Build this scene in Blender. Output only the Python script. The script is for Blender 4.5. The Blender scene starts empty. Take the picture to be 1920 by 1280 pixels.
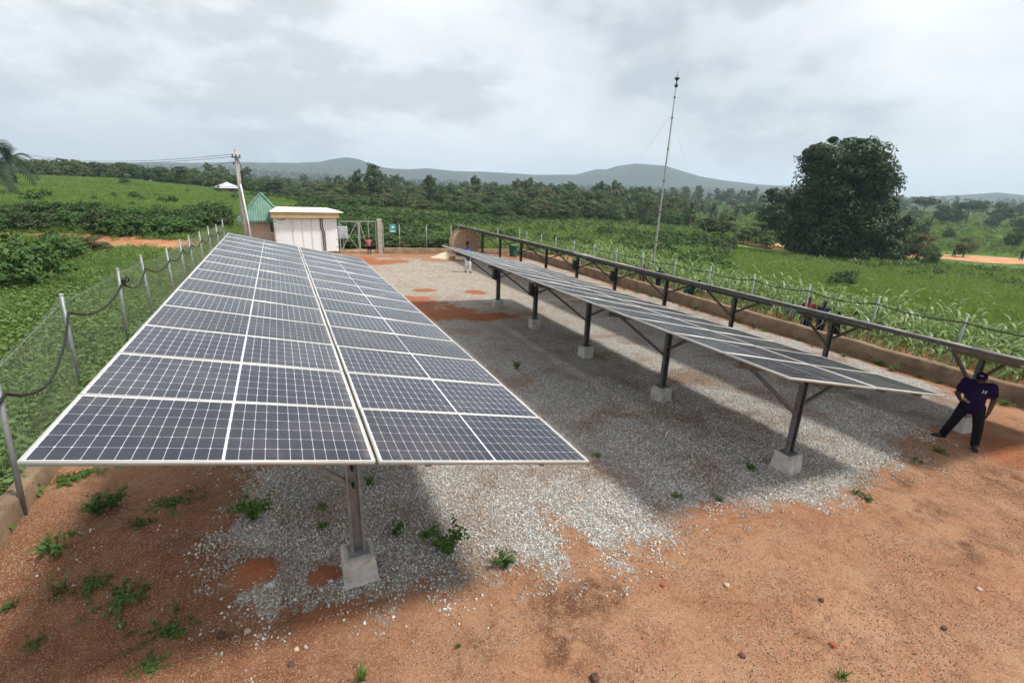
import bpy, math, random
import numpy as np
from mathutils import Vector, Matrix, Euler

# ------------------------------------------------------------------ camera, sky, sun, exposure
SC = bpy.context.scene
COL = SC.collection
F_PX, YAW, PITCH, ROLL, CAM_H = 901.04, 0.4473, 0.3059, 0.0316, 4.3808

def cam_axes():
    cy, sy, cp, sp = math.cos(YAW), math.sin(YAW), math.cos(PITCH), math.sin(PITCH)
    f = np.array([sy*cp, cy*cp, -sp]); r = np.array([cy, -sy, 0.0]); u = np.cross(r, f)
    c, s = math.cos(ROLL), math.sin(ROLL)
    return c*r+s*u, -s*r+c*u, f
RT, UP, FW = cam_axes()
CAM = np.array([0, 0, CAM_H])
cd = bpy.data.cameras.new('camera'); cam = bpy.data.objects.new('camera', cd); COL.objects.link(cam)
cam.matrix_world = Matrix(((RT[0], UP[0], -FW[0], 0), (RT[1], UP[1], -FW[1], 0), (RT[2], UP[2], -FW[2], CAM_H), (0, 0, 0, 1)))
cd.sensor_width = 36; cd.lens = F_PX/1920*36; cd.clip_start = 0.05; cd.clip_end = 9000
SC.camera = cam

SUN_DIR = Vector((0.50, -0.36, 1.0)).normalized()
W = bpy.data.worlds.new('World'); SC.world = W; W.use_nodes = True
nt = W.node_tree; nt.nodes.clear()
def wn(t, **k):
    n = nt.nodes.new(t)
    for a, b in k.items(): setattr(n, a, b)
    return n
sky = wn('ShaderNodeTexSky', sky_type='NISHITA', sun_disc=False)
sky.sun_elevation = math.asin(SUN_DIR.z); sky.sun_rotation = math.atan2(SUN_DIR.x, SUN_DIR.y)
sky.air_density = 1.2; sky.dust_density = 3.0
skys = wn('ShaderNodeVectorMath', operation='SCALE'); skys.inputs['Scale'].default_value = 0.10
nt.links.new(sky.outputs[0], skys.inputs[0])
tc = wn('ShaderNodeTexCoord')
# cloud field over the whole sky dome: broad grey layers with puffy lumps in them
mp0 = wn('ShaderNodeMapping'); mp0.inputs['Scale'].default_value = (1.0, 1.0, 2.1); nt.links.new(tc.outputs['Generated'], mp0.inputs[0])
def wnoise(scale, detail, rough, loc):
    a = wn('ShaderNodeMapping'); a.inputs['Location'].default_value = loc; nt.links.new(mp0.outputs[0], a.inputs[0])
    b = wn('ShaderNodeTexNoise'); b.inputs['Scale'].default_value = scale; b.inputs['Detail'].default_value = detail; b.inputs['Roughness'].default_value = rough; nt.links.new(a.outputs[0], b.inputs[0]); return b.outputs[0]
n1 = wnoise(1.6, 5, .5, (1.7, 4.2, .6)); n2 = wnoise(3.4, 8, .55, (5.3, 2.1, 8.4))
cov = wn('ShaderNodeMapRange', interpolation_type='SMOOTHSTEP'); cov.inputs[1].default_value = 0.30; cov.inputs[2].default_value = 0.60; cov.inputs[3].default_value = 0.72; cov.inputs[4].default_value = 1.0
nt.links.new(n1, cov.inputs[0])
shade = wn('ShaderNodeValToRGB'); nt.links.new(n2, shade.inputs[0])
cr = shade.color_ramp; cr.elements[0].position = 0.37; cr.elements[0].color = (0.70, 0.735, 0.78, 1)
cr.elements[1].position = 0.66; cr.elements[1].color = (1.10, 1.11, 1.13, 1)
e = cr.elements.new(0.45); e.color = (0.92, 0.95, 0.99, 1)
e = cr.elements.new(0.54); e.color = (1.0, 1.02, 1.05, 1)
mix = wn('ShaderNodeMix', data_type='RGBA'); nt.links.new(cov.outputs[0], mix.inputs[0]); nt.links.new(skys.outputs[0], mix.inputs[6]); nt.links.new(shade.outputs[0], mix.inputs[7])
bg = wn('ShaderNodeBackground'); nt.links.new(mix.outputs[2], bg.inputs[0]); bg.inputs[1].default_value = 1.0
wo = wn('ShaderNodeOutputWorld'); nt.links.new(bg.outputs[0], wo.inputs[0])

ld = bpy.data.lights.new('sun', 'SUN'); ld.energy = 4.8; ld.angle = math.radians(8.0); ld.color = (1.0, 0.955, 0.88)
sun = bpy.data.objects.new('sun', ld); COL.objects.link(sun); sun.rotation_euler = SUN_DIR.to_track_quat('Z', 'Y').to_euler(); sun.location = (20, -20, 60)
SC.view_settings.view_transform = 'Standard'; SC.view_settings.look = 'None'; SC.view_settings.gamma = 1; SC.view_settings.exposure = 0.0; SC.view_settings.use_curve_mapping = False
SC.render.engine = 'CYCLES'
SC.cycles.use_denoising = True
SC.cycles.use_adaptive_sampling = True; SC.cycles.adaptive_threshold = 0.03; SC.cycles.adaptive_min_samples = 12
SC.cycles.max_bounces = 6; SC.cycles.diffuse_bounces = 3; SC.cycles.glossy_bounces = 3; SC.cycles.transmission_bounces = 3; SC.cycles.volume_bounces = 1
SC.cycles.transparent_max_bounces = 6

rng = np.random.default_rng(7)
random.seed(7)
R = math.radians

# ------------------------------------------------------------------ numeric helpers
def _hash(ix, iy, s):
    h = (ix.astype(np.int64)*374761393 + iy.astype(np.int64)*668265263 + s*974634777) & 0x7fffffff
    h = ((h ^ (h >> 13))*1274126177) & 0x7fffffff
    return ((h ^ (h >> 16)) & 0xffff)/65535.0
def vnoise(x, y, s=0):
    x = np.asarray(x, float); y = np.asarray(y, float)
    ix = np.floor(x).astype(np.int64); iy = np.floor(y).astype(np.int64); fx = x-ix; fy = y-iy
    fx = fx*fx*(3-2*fx); fy = fy*fy*(3-2*fy)
    a = _hash(ix, iy, s); b = _hash(ix+1, iy, s); c = _hash(ix, iy+1, s); d = _hash(ix+1, iy+1, s)
    return (a*(1-fx)+b*fx)*(1-fy)+(c*(1-fx)+d*fx)*fy
def fbm(x, y, s=0, o=4):
    v = 0; a = .5; t = 0
    for k in range(o):
        v = v+a*vnoise(np.asarray(x)*2**k, np.asarray(y)*2**k, s+k*17); t += a; a *= .5
    return v/t
def sst(a, b, x):
    t = np.clip((np.asarray(x, float)-a)/(b-a), 0, 1); return t*t*(3-2*t)

ONES = 'first second third fourth fifth sixth seventh eighth ninth tenth eleventh twelfth thirteenth fourteenth fifteenth sixteenth seventeenth eighteenth nineteenth'.split()
TENS = {20: 'twentieth', 30: 'thirtieth', 40: 'fortieth', 50: 'fiftieth', 60: 'sixtieth'}
def nth(n):
    if n < 20: return ONES[n-1]
    return TENS[n] if n in TENS else {2: 'twenty', 3: 'thirty', 4: 'forty', 5: 'fifty', 6: 'sixty'}[n//10]+'-'+ONES[n % 10-1]
COUNT = {}
def order(key):
    COUNT[key] = COUNT.get(key, 0)+1; return nth(COUNT[key])

# ------------------------------------------------------------------ lie of the land
GX = 0.034
PH = np.array([-180, -60, -40, -21, -12, -6, 0, 6, 12, 20, 30, 42, 55, 65, 75, 95, 150, 180.])
RK = np.array([0, 35, 60, 90, 130, 180, 300, 600, 1000, 1500, 2000, 2400, 3000, 4500.])
HT = {60: [1, 2.0, 2.2, 2.0, 1.9, 1.7, 1.2, .5, -.1, -.6, -1.0, -1.6, -2.2, -2.7, -2.9, -2.6, -1, 1],
      90: [1, 2.8, 3.2, 3.1, 3.0, 2.5, 1.5, .3, -.5, -.9, -1.3, -1.9, -3.0, -3.7, -4, -3.6, -1, 1],
      130: [1, 3, 3.9, 3.9, 3.5, 2.4, 1.0, -.5, -1.2, -1.6, -2, -2.6, -4.2, -4.6, -4.8, -4.2, -1, 1],
      180: [1, 3, 3.8, 3.8, 3.0, 1.5, 0, -1.5, -2, -2.5, -3, -3.4, -4.6, -4.8, -4.8, -4.2, -1, 1],
      300: [0, 1.5, 2, 2, 1, 0, -2, -3, -3.5, -4, -4, -4, -3.8, -3.4, -3.2, -3.2, -1, 0],
      600: [0, 0, 0, 0, -1, -2, -2, -2, -2, -3, -3, -2, -.5, .3, .5, 0, 0, 0],
      1000: [0, 4, 6, 8, 8, 8, 8, 6, 5, 4, 4, 4, 3, 2, 2, 2, 0, 0],
      1500: [0, 14, 22, 26, 28, 28, 26, 22, 18, 16, 16, 18, 14, 8, 6, 4, 0, 0]}
def px_ray(x, y):
    return RT*((x-960)/F_PX)+UP*((640-y)/F_PX)+FW
SIL = [(-500, 312), (0, 309), (330, 306), (430, 305), (560, 306), (600, 303), (622, 298), (650, 295), (676, 300), (692, 309), (720, 316), (770, 318), (800, 316), (850, 321), (900, 322), (1000, 328), (1080, 328), (1120, 318), (1136, 319), (1158, 312), (1190, 308), (1245, 310), (1270, 318), (1310, 331), (1360, 340), (1420, 346), (1500, 348), (1560, 352), (1640, 366), (1700, 373), (1760, 369), (1820, 366), (1870, 361), (1920, 366), (2300, 380)]
sil_phi, sil_el = [], []
for a, b in SIL:
    d = px_ray(a, b); sil_phi.append(math.degrees(math.atan2(d[0], d[1]))); sil_el.append(d[2]/math.hypot(d[0], d[1]))
def ridge(phi):  # height of the hills at their crest (2200 m away)
    v = CAM_H+2200*np.interp(phi, sil_phi, sil_el)
    fade = sst(-110, -45, phi)*(1-sst(85, 130, phi))
    return v*fade+20*(1-fade)
TAB = np.zeros((len(RK), len(PH)))
for i, r in enumerate(RK):
    if r <= 35: TAB[i] = -GX*(r*np.sin(np.radians(PH))-.5)
    elif r in HT: TAB[i] = HT[r]
def hgt(x, y):
    x = np.asarray(x, float); y = np.asarray(y, float)
    r = np.hypot(x, y); ph = np.degrees(np.arctan2(x, y))
    plane = -GX*(x-.5)
    nk = 10
    rr = np.clip(r, 0, 1500)
    j = np.clip(np.searchsorted(RK[:nk], rr, side='right')-1, 0, nk-2)
    t = (rr-RK[j])/(RK[j+1]-RK[j]); t = t*t*(3-2*t)*.4+t*.6
    jp = np.clip(np.searchsorted(PH, ph, side='right')-1, 0, len(PH)-2)
    tp = np.clip((ph-PH[jp])/(PH[jp+1]-PH[jp]), 0, 1)
    lo = TAB[j, jp]*(1-tp)+TAB[j, jp+1]*tp; hi = TAB[j+1, jp]*(1-tp)+TAB[j+1, jp+1]*tp
    far = lo*(1-t)+hi*t
    k = sst(26, 42, r)
    h = plane*(1-k)+far*k
    h = h+k*(fbm(x/14, y/14, 3)-.5)*np.clip(r/90, .3, 1.0)*1.0
    hill = ridge(ph)*sst(1500, 2200, r)*(1-sst(2260, 3300, r)*.9)+np.where(r > 1500, (fbm(x/180, y/180, 9)-.5)*34*sst(1550, 1900, r)*(1-sst(1950, 2150, r)*.75), 0)
    h = np.where(r > 1500, np.maximum(h*(1-sst(1500, 2100, r)), 0)+hill, h)
    # the yard is graded flat
    inside = sst(-7.5, -4.4, x)*(1-sst(17.6, 19.5, x))*sst(-14, -9, y)*(1-sst(35.8, 38.5, y))
    return h*(1-inside)+plane*inside
def hz(x, y): return float(hgt(np.array([x]), np.array([y]))[0])
def px_ground(x, y, rmax=3000):       # where the line of sight through a photo pixel meets the land
    d = px_ray(x, y); t = np.geomspace(2, rmax, 6000); P = CAM[None]+t[:, None]*d[None]
    below = np.nonzero(P[:, 2] < hgt(P[:, 0], P[:, 1]))[0]
    return P[below[0]] if len(below) else P[-1]
def px_at(x, y, r):                    # point on a line of sight at horizontal distance r
    d = px_ray(x, y); t = r/math.hypot(d[0], d[1]); return CAM+t*d
def px_y(x, y, Y): d = px_ray(x, y); return CAM+(Y/d[1])*d
def px_x(x, y, X): d = px_ray(x, y); return CAM+(X/d[0])*d

# ------------------------------------------------------------------ node helper
class NT:
    def __init__(s, name, rough=.7, metal=0.0, spec=.3):
        s.m = bpy.data.materials.new(name); s.m.use_nodes = True; s.t = s.m.node_tree; s.b = s.t.nodes['Principled BSDF']
        s.b.inputs['Roughness'].default_value = rough; s.b.inputs['Metallic'].default_value = metal; s.b.inputs['Specular IOR Level'].default_value = spec
        s.out = s.t.nodes['Material Output']
    def n(s, t, **k):
        q = s.t.nodes.new(t)
        for a, b in k.items(): setattr(q, a, b)
        return q
    def l(s, a, b): s.t.links.new(a, b)
    def put(s, v, sock):
        if isinstance(v, (int, float)): sock.default_value = v
        elif isinstance(v, tuple): sock.default_value = v if len(v) == 4 or sock.type == 'VECTOR' else (*v, 1)
        else: s.l(v, sock)
    def math(s, op, a, b=None, c=None, clamp=False):
        q = s.n('ShaderNodeMath', operation=op, use_clamp=clamp); s.put(a, q.inputs[0])
        if b is not None: s.put(b, q.inputs[1])
        if c is not None: s.put(c, q.inputs[2])
        return q.outputs[0]
    def mix(s, f, a, b, bl='MIX'):
        q = s.n('ShaderNodeMix', data_type='RGBA', blend_type=bl); s.put(f, q.inputs[0]); s.put(a, q.inputs[6]); s.put(b, q.inputs[7]); return q.outputs[2]
    def pos(s): return s.n('ShaderNodeNewGeometry').outputs['Position']
    def obj(s): return s.n('ShaderNodeTexCoord').outputs['Object']
    def noise(s, v, scale, detail=4, rough=.55, dist=0.0):
        q = s.n('ShaderNodeTexNoise'); q.inputs['Scale'].default_value = scale; q.inputs['Detail'].default_value = detail; q.inputs['Roughness'].default_value = rough; q.inputs['Distortion'].default_value = dist
        s.l(v, q.inputs[0]); return q.outputs[0]
    def voro(s, v, scale, feat='F1', rnd=1.0):
        q = s.n('ShaderNodeTexVoronoi', feature=feat); q.inputs['Scale'].default_value = scale; q.inputs['Randomness'].default_value = rnd; s.l(v, q.inputs[0]); return q
    def rng(s, v, a, b, c=0.0, d=1.0, smooth=True):
        q = s.n('ShaderNodeMapRange', interpolation_type='SMOOTHSTEP' if smooth else 'LINEAR'); s.put(v, q.inputs[0])
        for i, x in enumerate((a, b, c, d)): q.inputs[i+1].default_value = x
        return q.outputs[0]
    def attr(s, name): return s.n('ShaderNodeAttribute', attribute_name=name).outputs['Fac']
    def rand(s): return s.n('ShaderNodeObjectInfo').outputs['Random']
    def bump(s, h, strength=.5, dist=.01):
        q = s.n('ShaderNodeBump'); q.inputs['Strength'].default_value = strength; q.inputs['Distance'].default_value = dist; s.put(h, q.inputs['Height']); s.l(q.outputs[0], s.b.inputs['Normal']); return q
    def base(s, c): s.put(c, s.b.inputs['Base Color'])
    def rough(s, c): s.put(c, s.b.inputs['Roughness'])

def plain(name, c, rough=.6, metal=0.0, var=.25, scale=6.0, spec=.3, bump=0.0, dirt=None, dirtamt=.5):
    k = NT(name, rough, metal, spec); p = k.pos()
    nz = k.noise(p, scale, 6, .6)
    lo = tuple(x*(1-var) for x in c); hi = tuple(min(1, x*(1+var)) for x in c)
    col = k.mix(k.rng(nz, .25, .75), lo, hi)
    if dirt:
        d = k.rng(k.noise(p, scale*.45, 7, .65, .6), .48, .72)
        col = k.mix(k.math('MULTIPLY', d, dirtamt), col, dirt)
    k.base(col)
    k.rough(k.rng(k.noise(p, scale*2.3, 3), .2, .8, max(0, rough-.1), min(1, rough+.12)))
    if bump: k.bump(k.noise(p, scale*6, 6, .65), .6, bump)
    return k.m

def leafmat(name, a, b, c, sc=.8, trans=.28, rough=.55):
    """foliage: three tints mixed per plant and by place, light comes partly through the leaf"""
    k = NT(name, rough, 0, .25); p = k.pos()
    col = k.mix(k.rng(k.noise(p, sc, 3), .3, .7), a, b)
    col = k.mix(k.math('MULTIPLY', k.rng(k.rand(), .0, 1.0, 0, 1, False), .75), col, c)
    k.base(col)
    tr = k.n('ShaderNodeBsdfTranslucent'); hue = k.mix(1.0, col, (1.25, 1.15, .5), 'MULTIPLY'); k.l(hue, tr.inputs[0])
    ms = k.n('ShaderNodeMixShader'); ms.inputs[0].default_value = trans; k.l(k.b.outputs[0], ms.inputs[1]); k.l(tr.outputs[0], ms.inputs[2]); k.l(ms.outputs[0], k.out.inputs[0])
    return k.m

# ------------------------------------------------------------------ mesh helpers
class MB:
    def __init__(s): s.v = []; s.f = []; s.mi = []
    def add(s, vs, fs, mi=0):
        o = len(s.v); s.v.extend([tuple(map(float, q)) for q in vs]); s.f.extend([tuple(i+o for i in q) for q in fs]); s.mi.extend([mi]*len(fs)); return s
    def box(s, c, d, rot=None, mi=0, bev=0.0, taper=1.0):
        x, y, z = d[0]/2, d[1]/2, d[2]/2
        if bev:
            b = min(bev, x*.9, y*.9, z*.9); vs = []; fs = []
            ring = [(x, y-b), (x-b, y), (-x+b, y), (-x, y-b), (-x, -y+b), (-x+b, -y), (x-b, -y), (x, -y+b)]
            ringi = [(x-b, y-b), (x-b, y-b), (-x+b, y-b), (-x+b, y-b), (-x+b, -y+b), (-x+b, -y+b), (x-b, -y+b), (x-b, -y+b)]
            for zz, rg, tp in ((-z, ringi, 1), (-z+b, ring, 1), (z-b, ring, taper), (z, ringi, taper)): vs += [(p[0]*tp, p[1]*tp, zz) for p in rg]
            for L in range(3):
                for i in range(8): j = (i+1) % 8; fs.append((L*8+i, L*8+j, (L+1)*8+j, (L+1)*8+i))
            fs.append(tuple(range(7, -1, -1))); fs.append(tuple(range(24, 32)))
        else:
            vs = [(-x, -y, -z), (x, -y, -z), (x, y, -z), (-x, y, -z), (-x*taper, -y*taper, z), (x*taper, -y*taper, z), (x*taper, y*taper, z), (-x*taper, y*taper, z)]
            fs = [(3, 2, 1, 0), (4, 5, 6, 7), (0, 1, 5, 4), (1, 2, 6, 5), (2, 3, 7, 6), (3, 0, 4, 7)]
        if rot is not None:
            M = rot if isinstance(rot, Matrix) else Euler(rot).to_matrix()
            vs = [M @ Vector(q) for q in vs]
        return s.add([(q[0]+c[0], q[1]+c[1], q[2]+c[2]) for q in vs], fs, mi)
    def bar(s, a, b, w, h=None, mi=0):
        a, b = Vector(a), Vector(b); d = b-a; M = d.to_track_quat('Y', 'Z').to_matrix(); c = (a+b)/2
        return s.box(c, (w, d.length, h or w), M, mi)
    def tube(s, pts, rad, n=8, mi=0, cap=True):
        pts = [Vector(q) for q in pts]; rs = rad if isinstance(rad, (list, tuple)) else [rad]*len(pts)
        vs = []; fs = []; up = None
        for i, q in enumerate(pts):
            d = (pts[min(i+1, len(pts)-1)]-pts[max(i-1, 0)]).normalized()
            if up is None: up = d.orthogonal().normalized()
            up = (up-d*up.dot(d)); up = up.normalized() if up.length > 1e-6 else d.orthogonal().normalized()
            w = d.cross(up)
            for j in range(n):
                a = 2*math.pi*j/n; vs.append(q+(up*math.cos(a)+w*math.sin(a))*rs[i])
        for i in range(len(pts)-1):
            for j in range(n): k = (j+1) % n; fs.append((i*n+j, i*n+k, (i+1)*n+k, (i+1)*n+j))
        if cap: fs.append(tuple(range(n-1, -1, -1))); fs.append(tuple(range((len(pts)-1)*n, len(pts)*n)))
        return s.add(vs, fs, mi)
    def lathe(s, prof, n=16, c=(0, 0, 0), mi=0, M=None):
        vs = []; fs = []
        for (r, z) in prof:
            for j in range(n): a = 2*math.pi*j/n; vs.append((r*math.cos(a), r*math.sin(a), z))
        for i in range(len(prof)-1):
            for j in range(n): k = (j+1) % n; fs.append((i*n+j, i*n+k, (i+1)*n+k, (i+1)*n+j))
        if prof[0][0] > 1e-4: fs.append(tuple(range(n-1, -1, -1)))
        if prof[-1][0] > 1e-4: fs.append(tuple(range((len(prof)-1)*n, len(prof)*n)))
        if M is not None: vs = [M @ Vector(q) for q in vs]
        return s.add([(q[0]+c[0], q[1]+c[1], q[2]+c[2]) for q in vs], fs, mi)
    def mesh(s, name, mats, smooth=False):
        me = bpy.data.meshes.new(name); me.from_pydata(s.v, [], s.f)
        for m in (mats if isinstance(mats, (list, tuple)) else [mats]): me.materials.append(m)
        me.polygons.foreach_set('material_index', np.array(s.mi, dtype=np.int32))
        if smooth: me.polygons.foreach_set('use_smooth', np.ones(len(s.f), bool))
        me.update(); return me

def npmesh(name, V, Fc, mat, smooth=False, attrs=None):
    """V (n,3), Fc (m,k) arrays"""
    me = bpy.data.meshes.new(name); V = np.asarray(V, np.float32); Fc = np.asarray(Fc, np.int32); k = Fc.shape[1]
    me.vertices.add(len(V)); me.vertices.foreach_set('co', V.ravel())
    me.loops.add(Fc.size); me.loops.foreach_set('vertex_index', Fc.ravel())
    me.polygons.add(len(Fc)); me.polygons.foreach_set('loop_start', np.arange(0, Fc.size, k, dtype=np.int32)); me.polygons.foreach_set('loop_total', np.full(len(Fc), k, np.int32))
    if smooth: me.polygons.foreach_set('use_smooth', np.ones(len(Fc), bool))
    for a, v in (attrs or {}).items():
        at = me.attributes.new(a, 'FLOAT', 'POINT'); at.data.foreach_set('value', np.asarray(v, np.float32))
    for m in (mat if isinstance(mat, (list, tuple)) else [mat]): me.materials.append(m)
    me.update(calc_edges=True); return me

def link(name, me, parent=None, loc=(0, 0, 0), rot=(0, 0, 0), scale=(1, 1, 1)):
    o = bpy.data.objects.new(name, me); COL.objects.link(o); o.parent = parent; o.location = loc; o.rotation_euler = rot; o.scale = scale; return o
def tag(o, label=None, cat=None, group=None, kind=None):
    if label: o['label'] = label
    if cat: o['category'] = cat
    if group: o['group'] = group
    if kind: o['kind'] = kind
    return o
def thing(name, loc, label, cat, group=None, rotz=0.0):
    return tag(link(name, None, None, loc, (0, 0, rotz)), label, cat, group)

# instances for ground cover only: points with scale / rotation / variant read by geometry nodes
def scatter(name, P, scl, rot, idx, protos, label):
    pc = bpy.data.collections.new(name+'_variants')
    for i, me in enumerate(protos):
        o = bpy.data.objects.new('%s_%02d' % (name, i), me); pc.objects.link(o)
    me = bpy.data.meshes.new(name); P = np.asarray(P, np.float32); n = len(P)
    me.vertices.add(n); me.vertices.foreach_set('co', P.ravel())
    scl = np.asarray(scl, np.float32)
    if scl.ndim == 1: scl = np.repeat(scl[:, None], 3, 1)
    at = me.attributes.new('scl', 'FLOAT_VECTOR', 'POINT'); at.data.foreach_set('vector', scl.ravel().astype(np.float32))
    at = me.attributes.new('rot', 'FLOAT_VECTOR', 'POINT'); at.data.foreach_set('vector', np.asarray(rot, np.float32).ravel())
    at = me.attributes.new('idx', 'INT', 'POINT'); at.data.foreach_set('value', np.asarray(idx, np.int32))
    o = link(name, me)
    g = bpy.data.node_groups.new(name, 'GeometryNodeTree')
    g.interface.new_socket('Geometry', in_out='INPUT', socket_type='NodeSocketGeometry'); g.interface.new_socket('Geometry', in_out='OUTPUT', socket_type='NodeSocketGeometry')
    gi = g.nodes.new('NodeGroupInput'); go = g.nodes.new('NodeGroupOutput'); ip = g.nodes.new('GeometryNodeInstanceOnPoints'); ci = g.nodes.new('GeometryNodeCollectionInfo')
    ci.inputs['Collection'].default_value = pc; ci.inputs['Separate Children'].default_value = True; ci.inputs['Reset Children'].default_value = True
    def na(nm, t):
        q = g.nodes.new('GeometryNodeInputNamedAttribute'); q.data_type = t; q.inputs[0].default_value = nm; return q.outputs[0]
    e2r = g.nodes.new('FunctionNodeEulerToRotation'); g.links.new(na('rot', 'FLOAT_VECTOR'), e2r.inputs[0])
    ip.inputs['Pick Instance'].default_value = True
    g.links.new(gi.outputs[0], ip.inputs['Points']); g.links.new(ci.outputs[0], ip.inputs['Instance']); g.links.new(na('idx', 'INT'), ip.inputs['Instance Index'])
    g.links.new(e2r.outputs[0], ip.inputs['Rotation']); g.links.new(na('scl', 'FLOAT_VECTOR'), ip.inputs['Scale']); g.links.new(ip.outputs[0], go.inputs[0])
    md = o.modifiers.new('cover', 'NODES'); md.node_group = g
    return tag(o, label, None, None, 'stuff')

# ------------------------------------------------------------------ materials
def panel_material():
    k = NT('solar_cells', .16, 0, .5)
    uv = k.n('ShaderNodeUVMap'); sp = k.n('ShaderNodeSeparateXYZ'); k.l(uv.outputs[0], sp.inputs[0])
    u, v = sp.outputs[0], sp.outputs[1]           # metres from the panel's edge
    x = k.math('SUBTRACT', k.math('ABSOLUTE', k.math('SUBTRACT', u, 1.047)), 0.008)      # from the middle gap outwards
    cw, ch = 1.012/12, 0.998/6
    vy = k.math('SUBTRACT', v, 0.020)
    fx = k.math('PINGPONG', x, cw/2); fy = k.math('PINGPONG', vy, ch/2)   # distance to the nearest joint
    line = k.math('MAXIMUM', k.math('LESS_THAN', fx, .0014), k.math('LESS_THAN', fy, .0012))
    dia = k.math('LESS_THAN', k.math('ADD', fx, fy), .0095)
    out = k.math('MAXIMUM', k.math('LESS_THAN', x, 0.0), k.math('GREATER_THAN', x, 1.013))
    out2 = k.math('MAXIMUM', k.math('LESS_THAN', vy, 0.0), k.math('GREATER_THAN', vy, .999))
    white = k.math('MAXIMUM', k.math('MAXIMUM', line, dia), k.math('MAXIMUM', out, out2))
    bus = k.math('LESS_THAN', k.math('PINGPONG', k.math('ADD', vy, .0083), ch/20), .0006)
    p = k.pos()
    cellid = k.n('ShaderNodeCombineXYZ'); k.l(k.math('FLOOR', k.math('DIVIDE', u, cw)), cellid.inputs[0]); k.l(k.math('FLOOR', k.math('DIVIDE', vy, ch)), cellid.inputs[1]); k.l(k.math('MULTIPLY', k.rand(), 50), cellid.inputs[2])
    wh = k.n('ShaderNodeTexWhiteNoise', noise_dimensions='3D'); k.l(cellid.outputs[0], wh.inputs[0])
    cell = k.mix(wh.outputs[0], (.007, .009, .022), (.013, .015, .032))
    cell = k.mix(k.math('MULTIPLY', bus, .55), cell, (.10, .105, .13))
    col = k.mix(white, cell, (.56, .57, .60))
    dust = k.rng(k.noise(p, 1.1, 6, .65, .4), .42, .80, .015, .13)
    tone = k.rng(k.rand(), 0, 1, .72, 1.25, False); tn = k.n('ShaderNodeCombineColor'); [k.l(tone, tn.inputs[i]) for i in range(3)]
    col = k.mix(1.0, col, tn.outputs[0], 'MULTIPLY')
    dust = k.math('ADD', dust, k.math('MULTIPLY', k.rng(u, 1.98, 2.083), k.rng(k.noise(p, 7, 3), .3, .7, .05, .32)))
    col = k.mix(dust, col, (.36, .31, .25))
    k.base(col)
    k.rough(k.rng(k.noise(p, 2.0, 5, .6), .3, .7, .15, .27))
    k.b.inputs['IOR'].default_value = 1.47
    return k.m
M_CELL = panel_material()
M_BACK = plain('panel_backsheet', (.55, .56, .57), .6)
M_FRAME = plain('anodised_frame', (.50, .487, .455), .42, .25, .08, 3, .5, dirt=(.45, .33, .22), dirtamt=.35)
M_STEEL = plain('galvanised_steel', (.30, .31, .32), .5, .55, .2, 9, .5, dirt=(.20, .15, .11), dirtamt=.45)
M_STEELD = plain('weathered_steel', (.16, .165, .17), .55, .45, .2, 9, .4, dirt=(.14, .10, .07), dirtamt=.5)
M_POST = plain('galvanised_post', (.25, .265, .28), .5, .4, .18, 7, .5, dirt=(.22, .19, .15), dirtamt=.35)
M_WIRE = plain('galvanised_wire', (.46, .48, .46), .45, .3, .15, 9)
M_CONC = plain('footing_concrete', (.50, .475, .43), .85, 0, .18, 9, .2, .012, dirt=(.28, .16, .09), dirtamt=.6)
M_WALL = plain('mud_stained_concrete', (.22, .152, .098), .9, 0, .3, 2.2, .15, .03, dirt=(.09, .065, .045), dirtamt=.75)
M_CABLE = plain('black_cable', (.018, .02, .02), .55, 0, .2)
M_WHITE = plain('white_painted_steel', (.84, .86, .88), .5, 0, .04, 1.5, .4, dirt=(.58, .56, .53), dirtamt=.3)
M_CREAM = plain('cream_roof', (.68, .64, .57), .7, 0, .1, 2.0, .2, dirt=(.45, .38, .3), dirtamt=.4)
M_YELL = plain('yellow_fascia', (.50, .36, .18), .7, 0, .12, 3.0, .2, dirt=(.6, .45, .25), dirtamt=.5)
M_PINK = plain('pink_render', (.55, .40, .34), .85, 0, .1, 2.0, .15, dirt=(.35, .22, .15), dirtamt=.4)
M_POLE = plain('concrete_pole', (.40, .37, .33), .85, 0, .15, 4, .15, .01, dirt=(.25, .2, .16), dirtamt=.5)
M_DARK = plain('dark_plastic', (.03, .032, .035), .5)
M_GREYBOX = plain('grey_box', (.45, .48, .52), .5)
M_GREEN = plain('green_plastic', (.03, .13, .075), .5)
M_WOOD = plain('reel_wood', (.36, .16, .065), .8, 0, .3, 5, .15, .006)
M_WOODL = plain('reel_edge', (.52, .36, .24), .85, 0, .3, 9, .15, .006)
M_BROWN = plain('brown_board', (.26, .13, .06), .8, 0, .2)
M_MUD = plain('mud_wall', (.20, .11, .07), .9, 0, .2, 2)
M_TIN = plain('tin_roof', (.52, .53, .55), .45, .3, .1, 2)
M_TEAL = plain('sign_teal', (.05, .34, .36), .45)
M_PAPER = plain('sign_white', (.75, .78, .78), .5)
M_BARK = plain('bark', (.13, .10, .075), .9, 0, .35, 5, .1, .03)
M_MASTM = plain('mast_steel', (.36, .35, .33), .55, .3, .3, 6)
def corrugated():
    k = NT('green_corrugated_roof', .45, .1, .4); p = k.pos()
    sp = k.n('ShaderNodeSeparateXYZ'); k.l(p, sp.inputs[0])
    w = k.math('PINGPONG', k.math('ADD', sp.outputs[0], 0.0), .075)
    k.base(k.mix(k.rng(k.noise(p, 2.5, 5), .3, .7), (.085, .19, .145), (.15, .26, .205)))
    k.bump(k.rng(w, .0, .03), .8, .03); return k.m
M_GROOF = corrugated()

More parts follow.
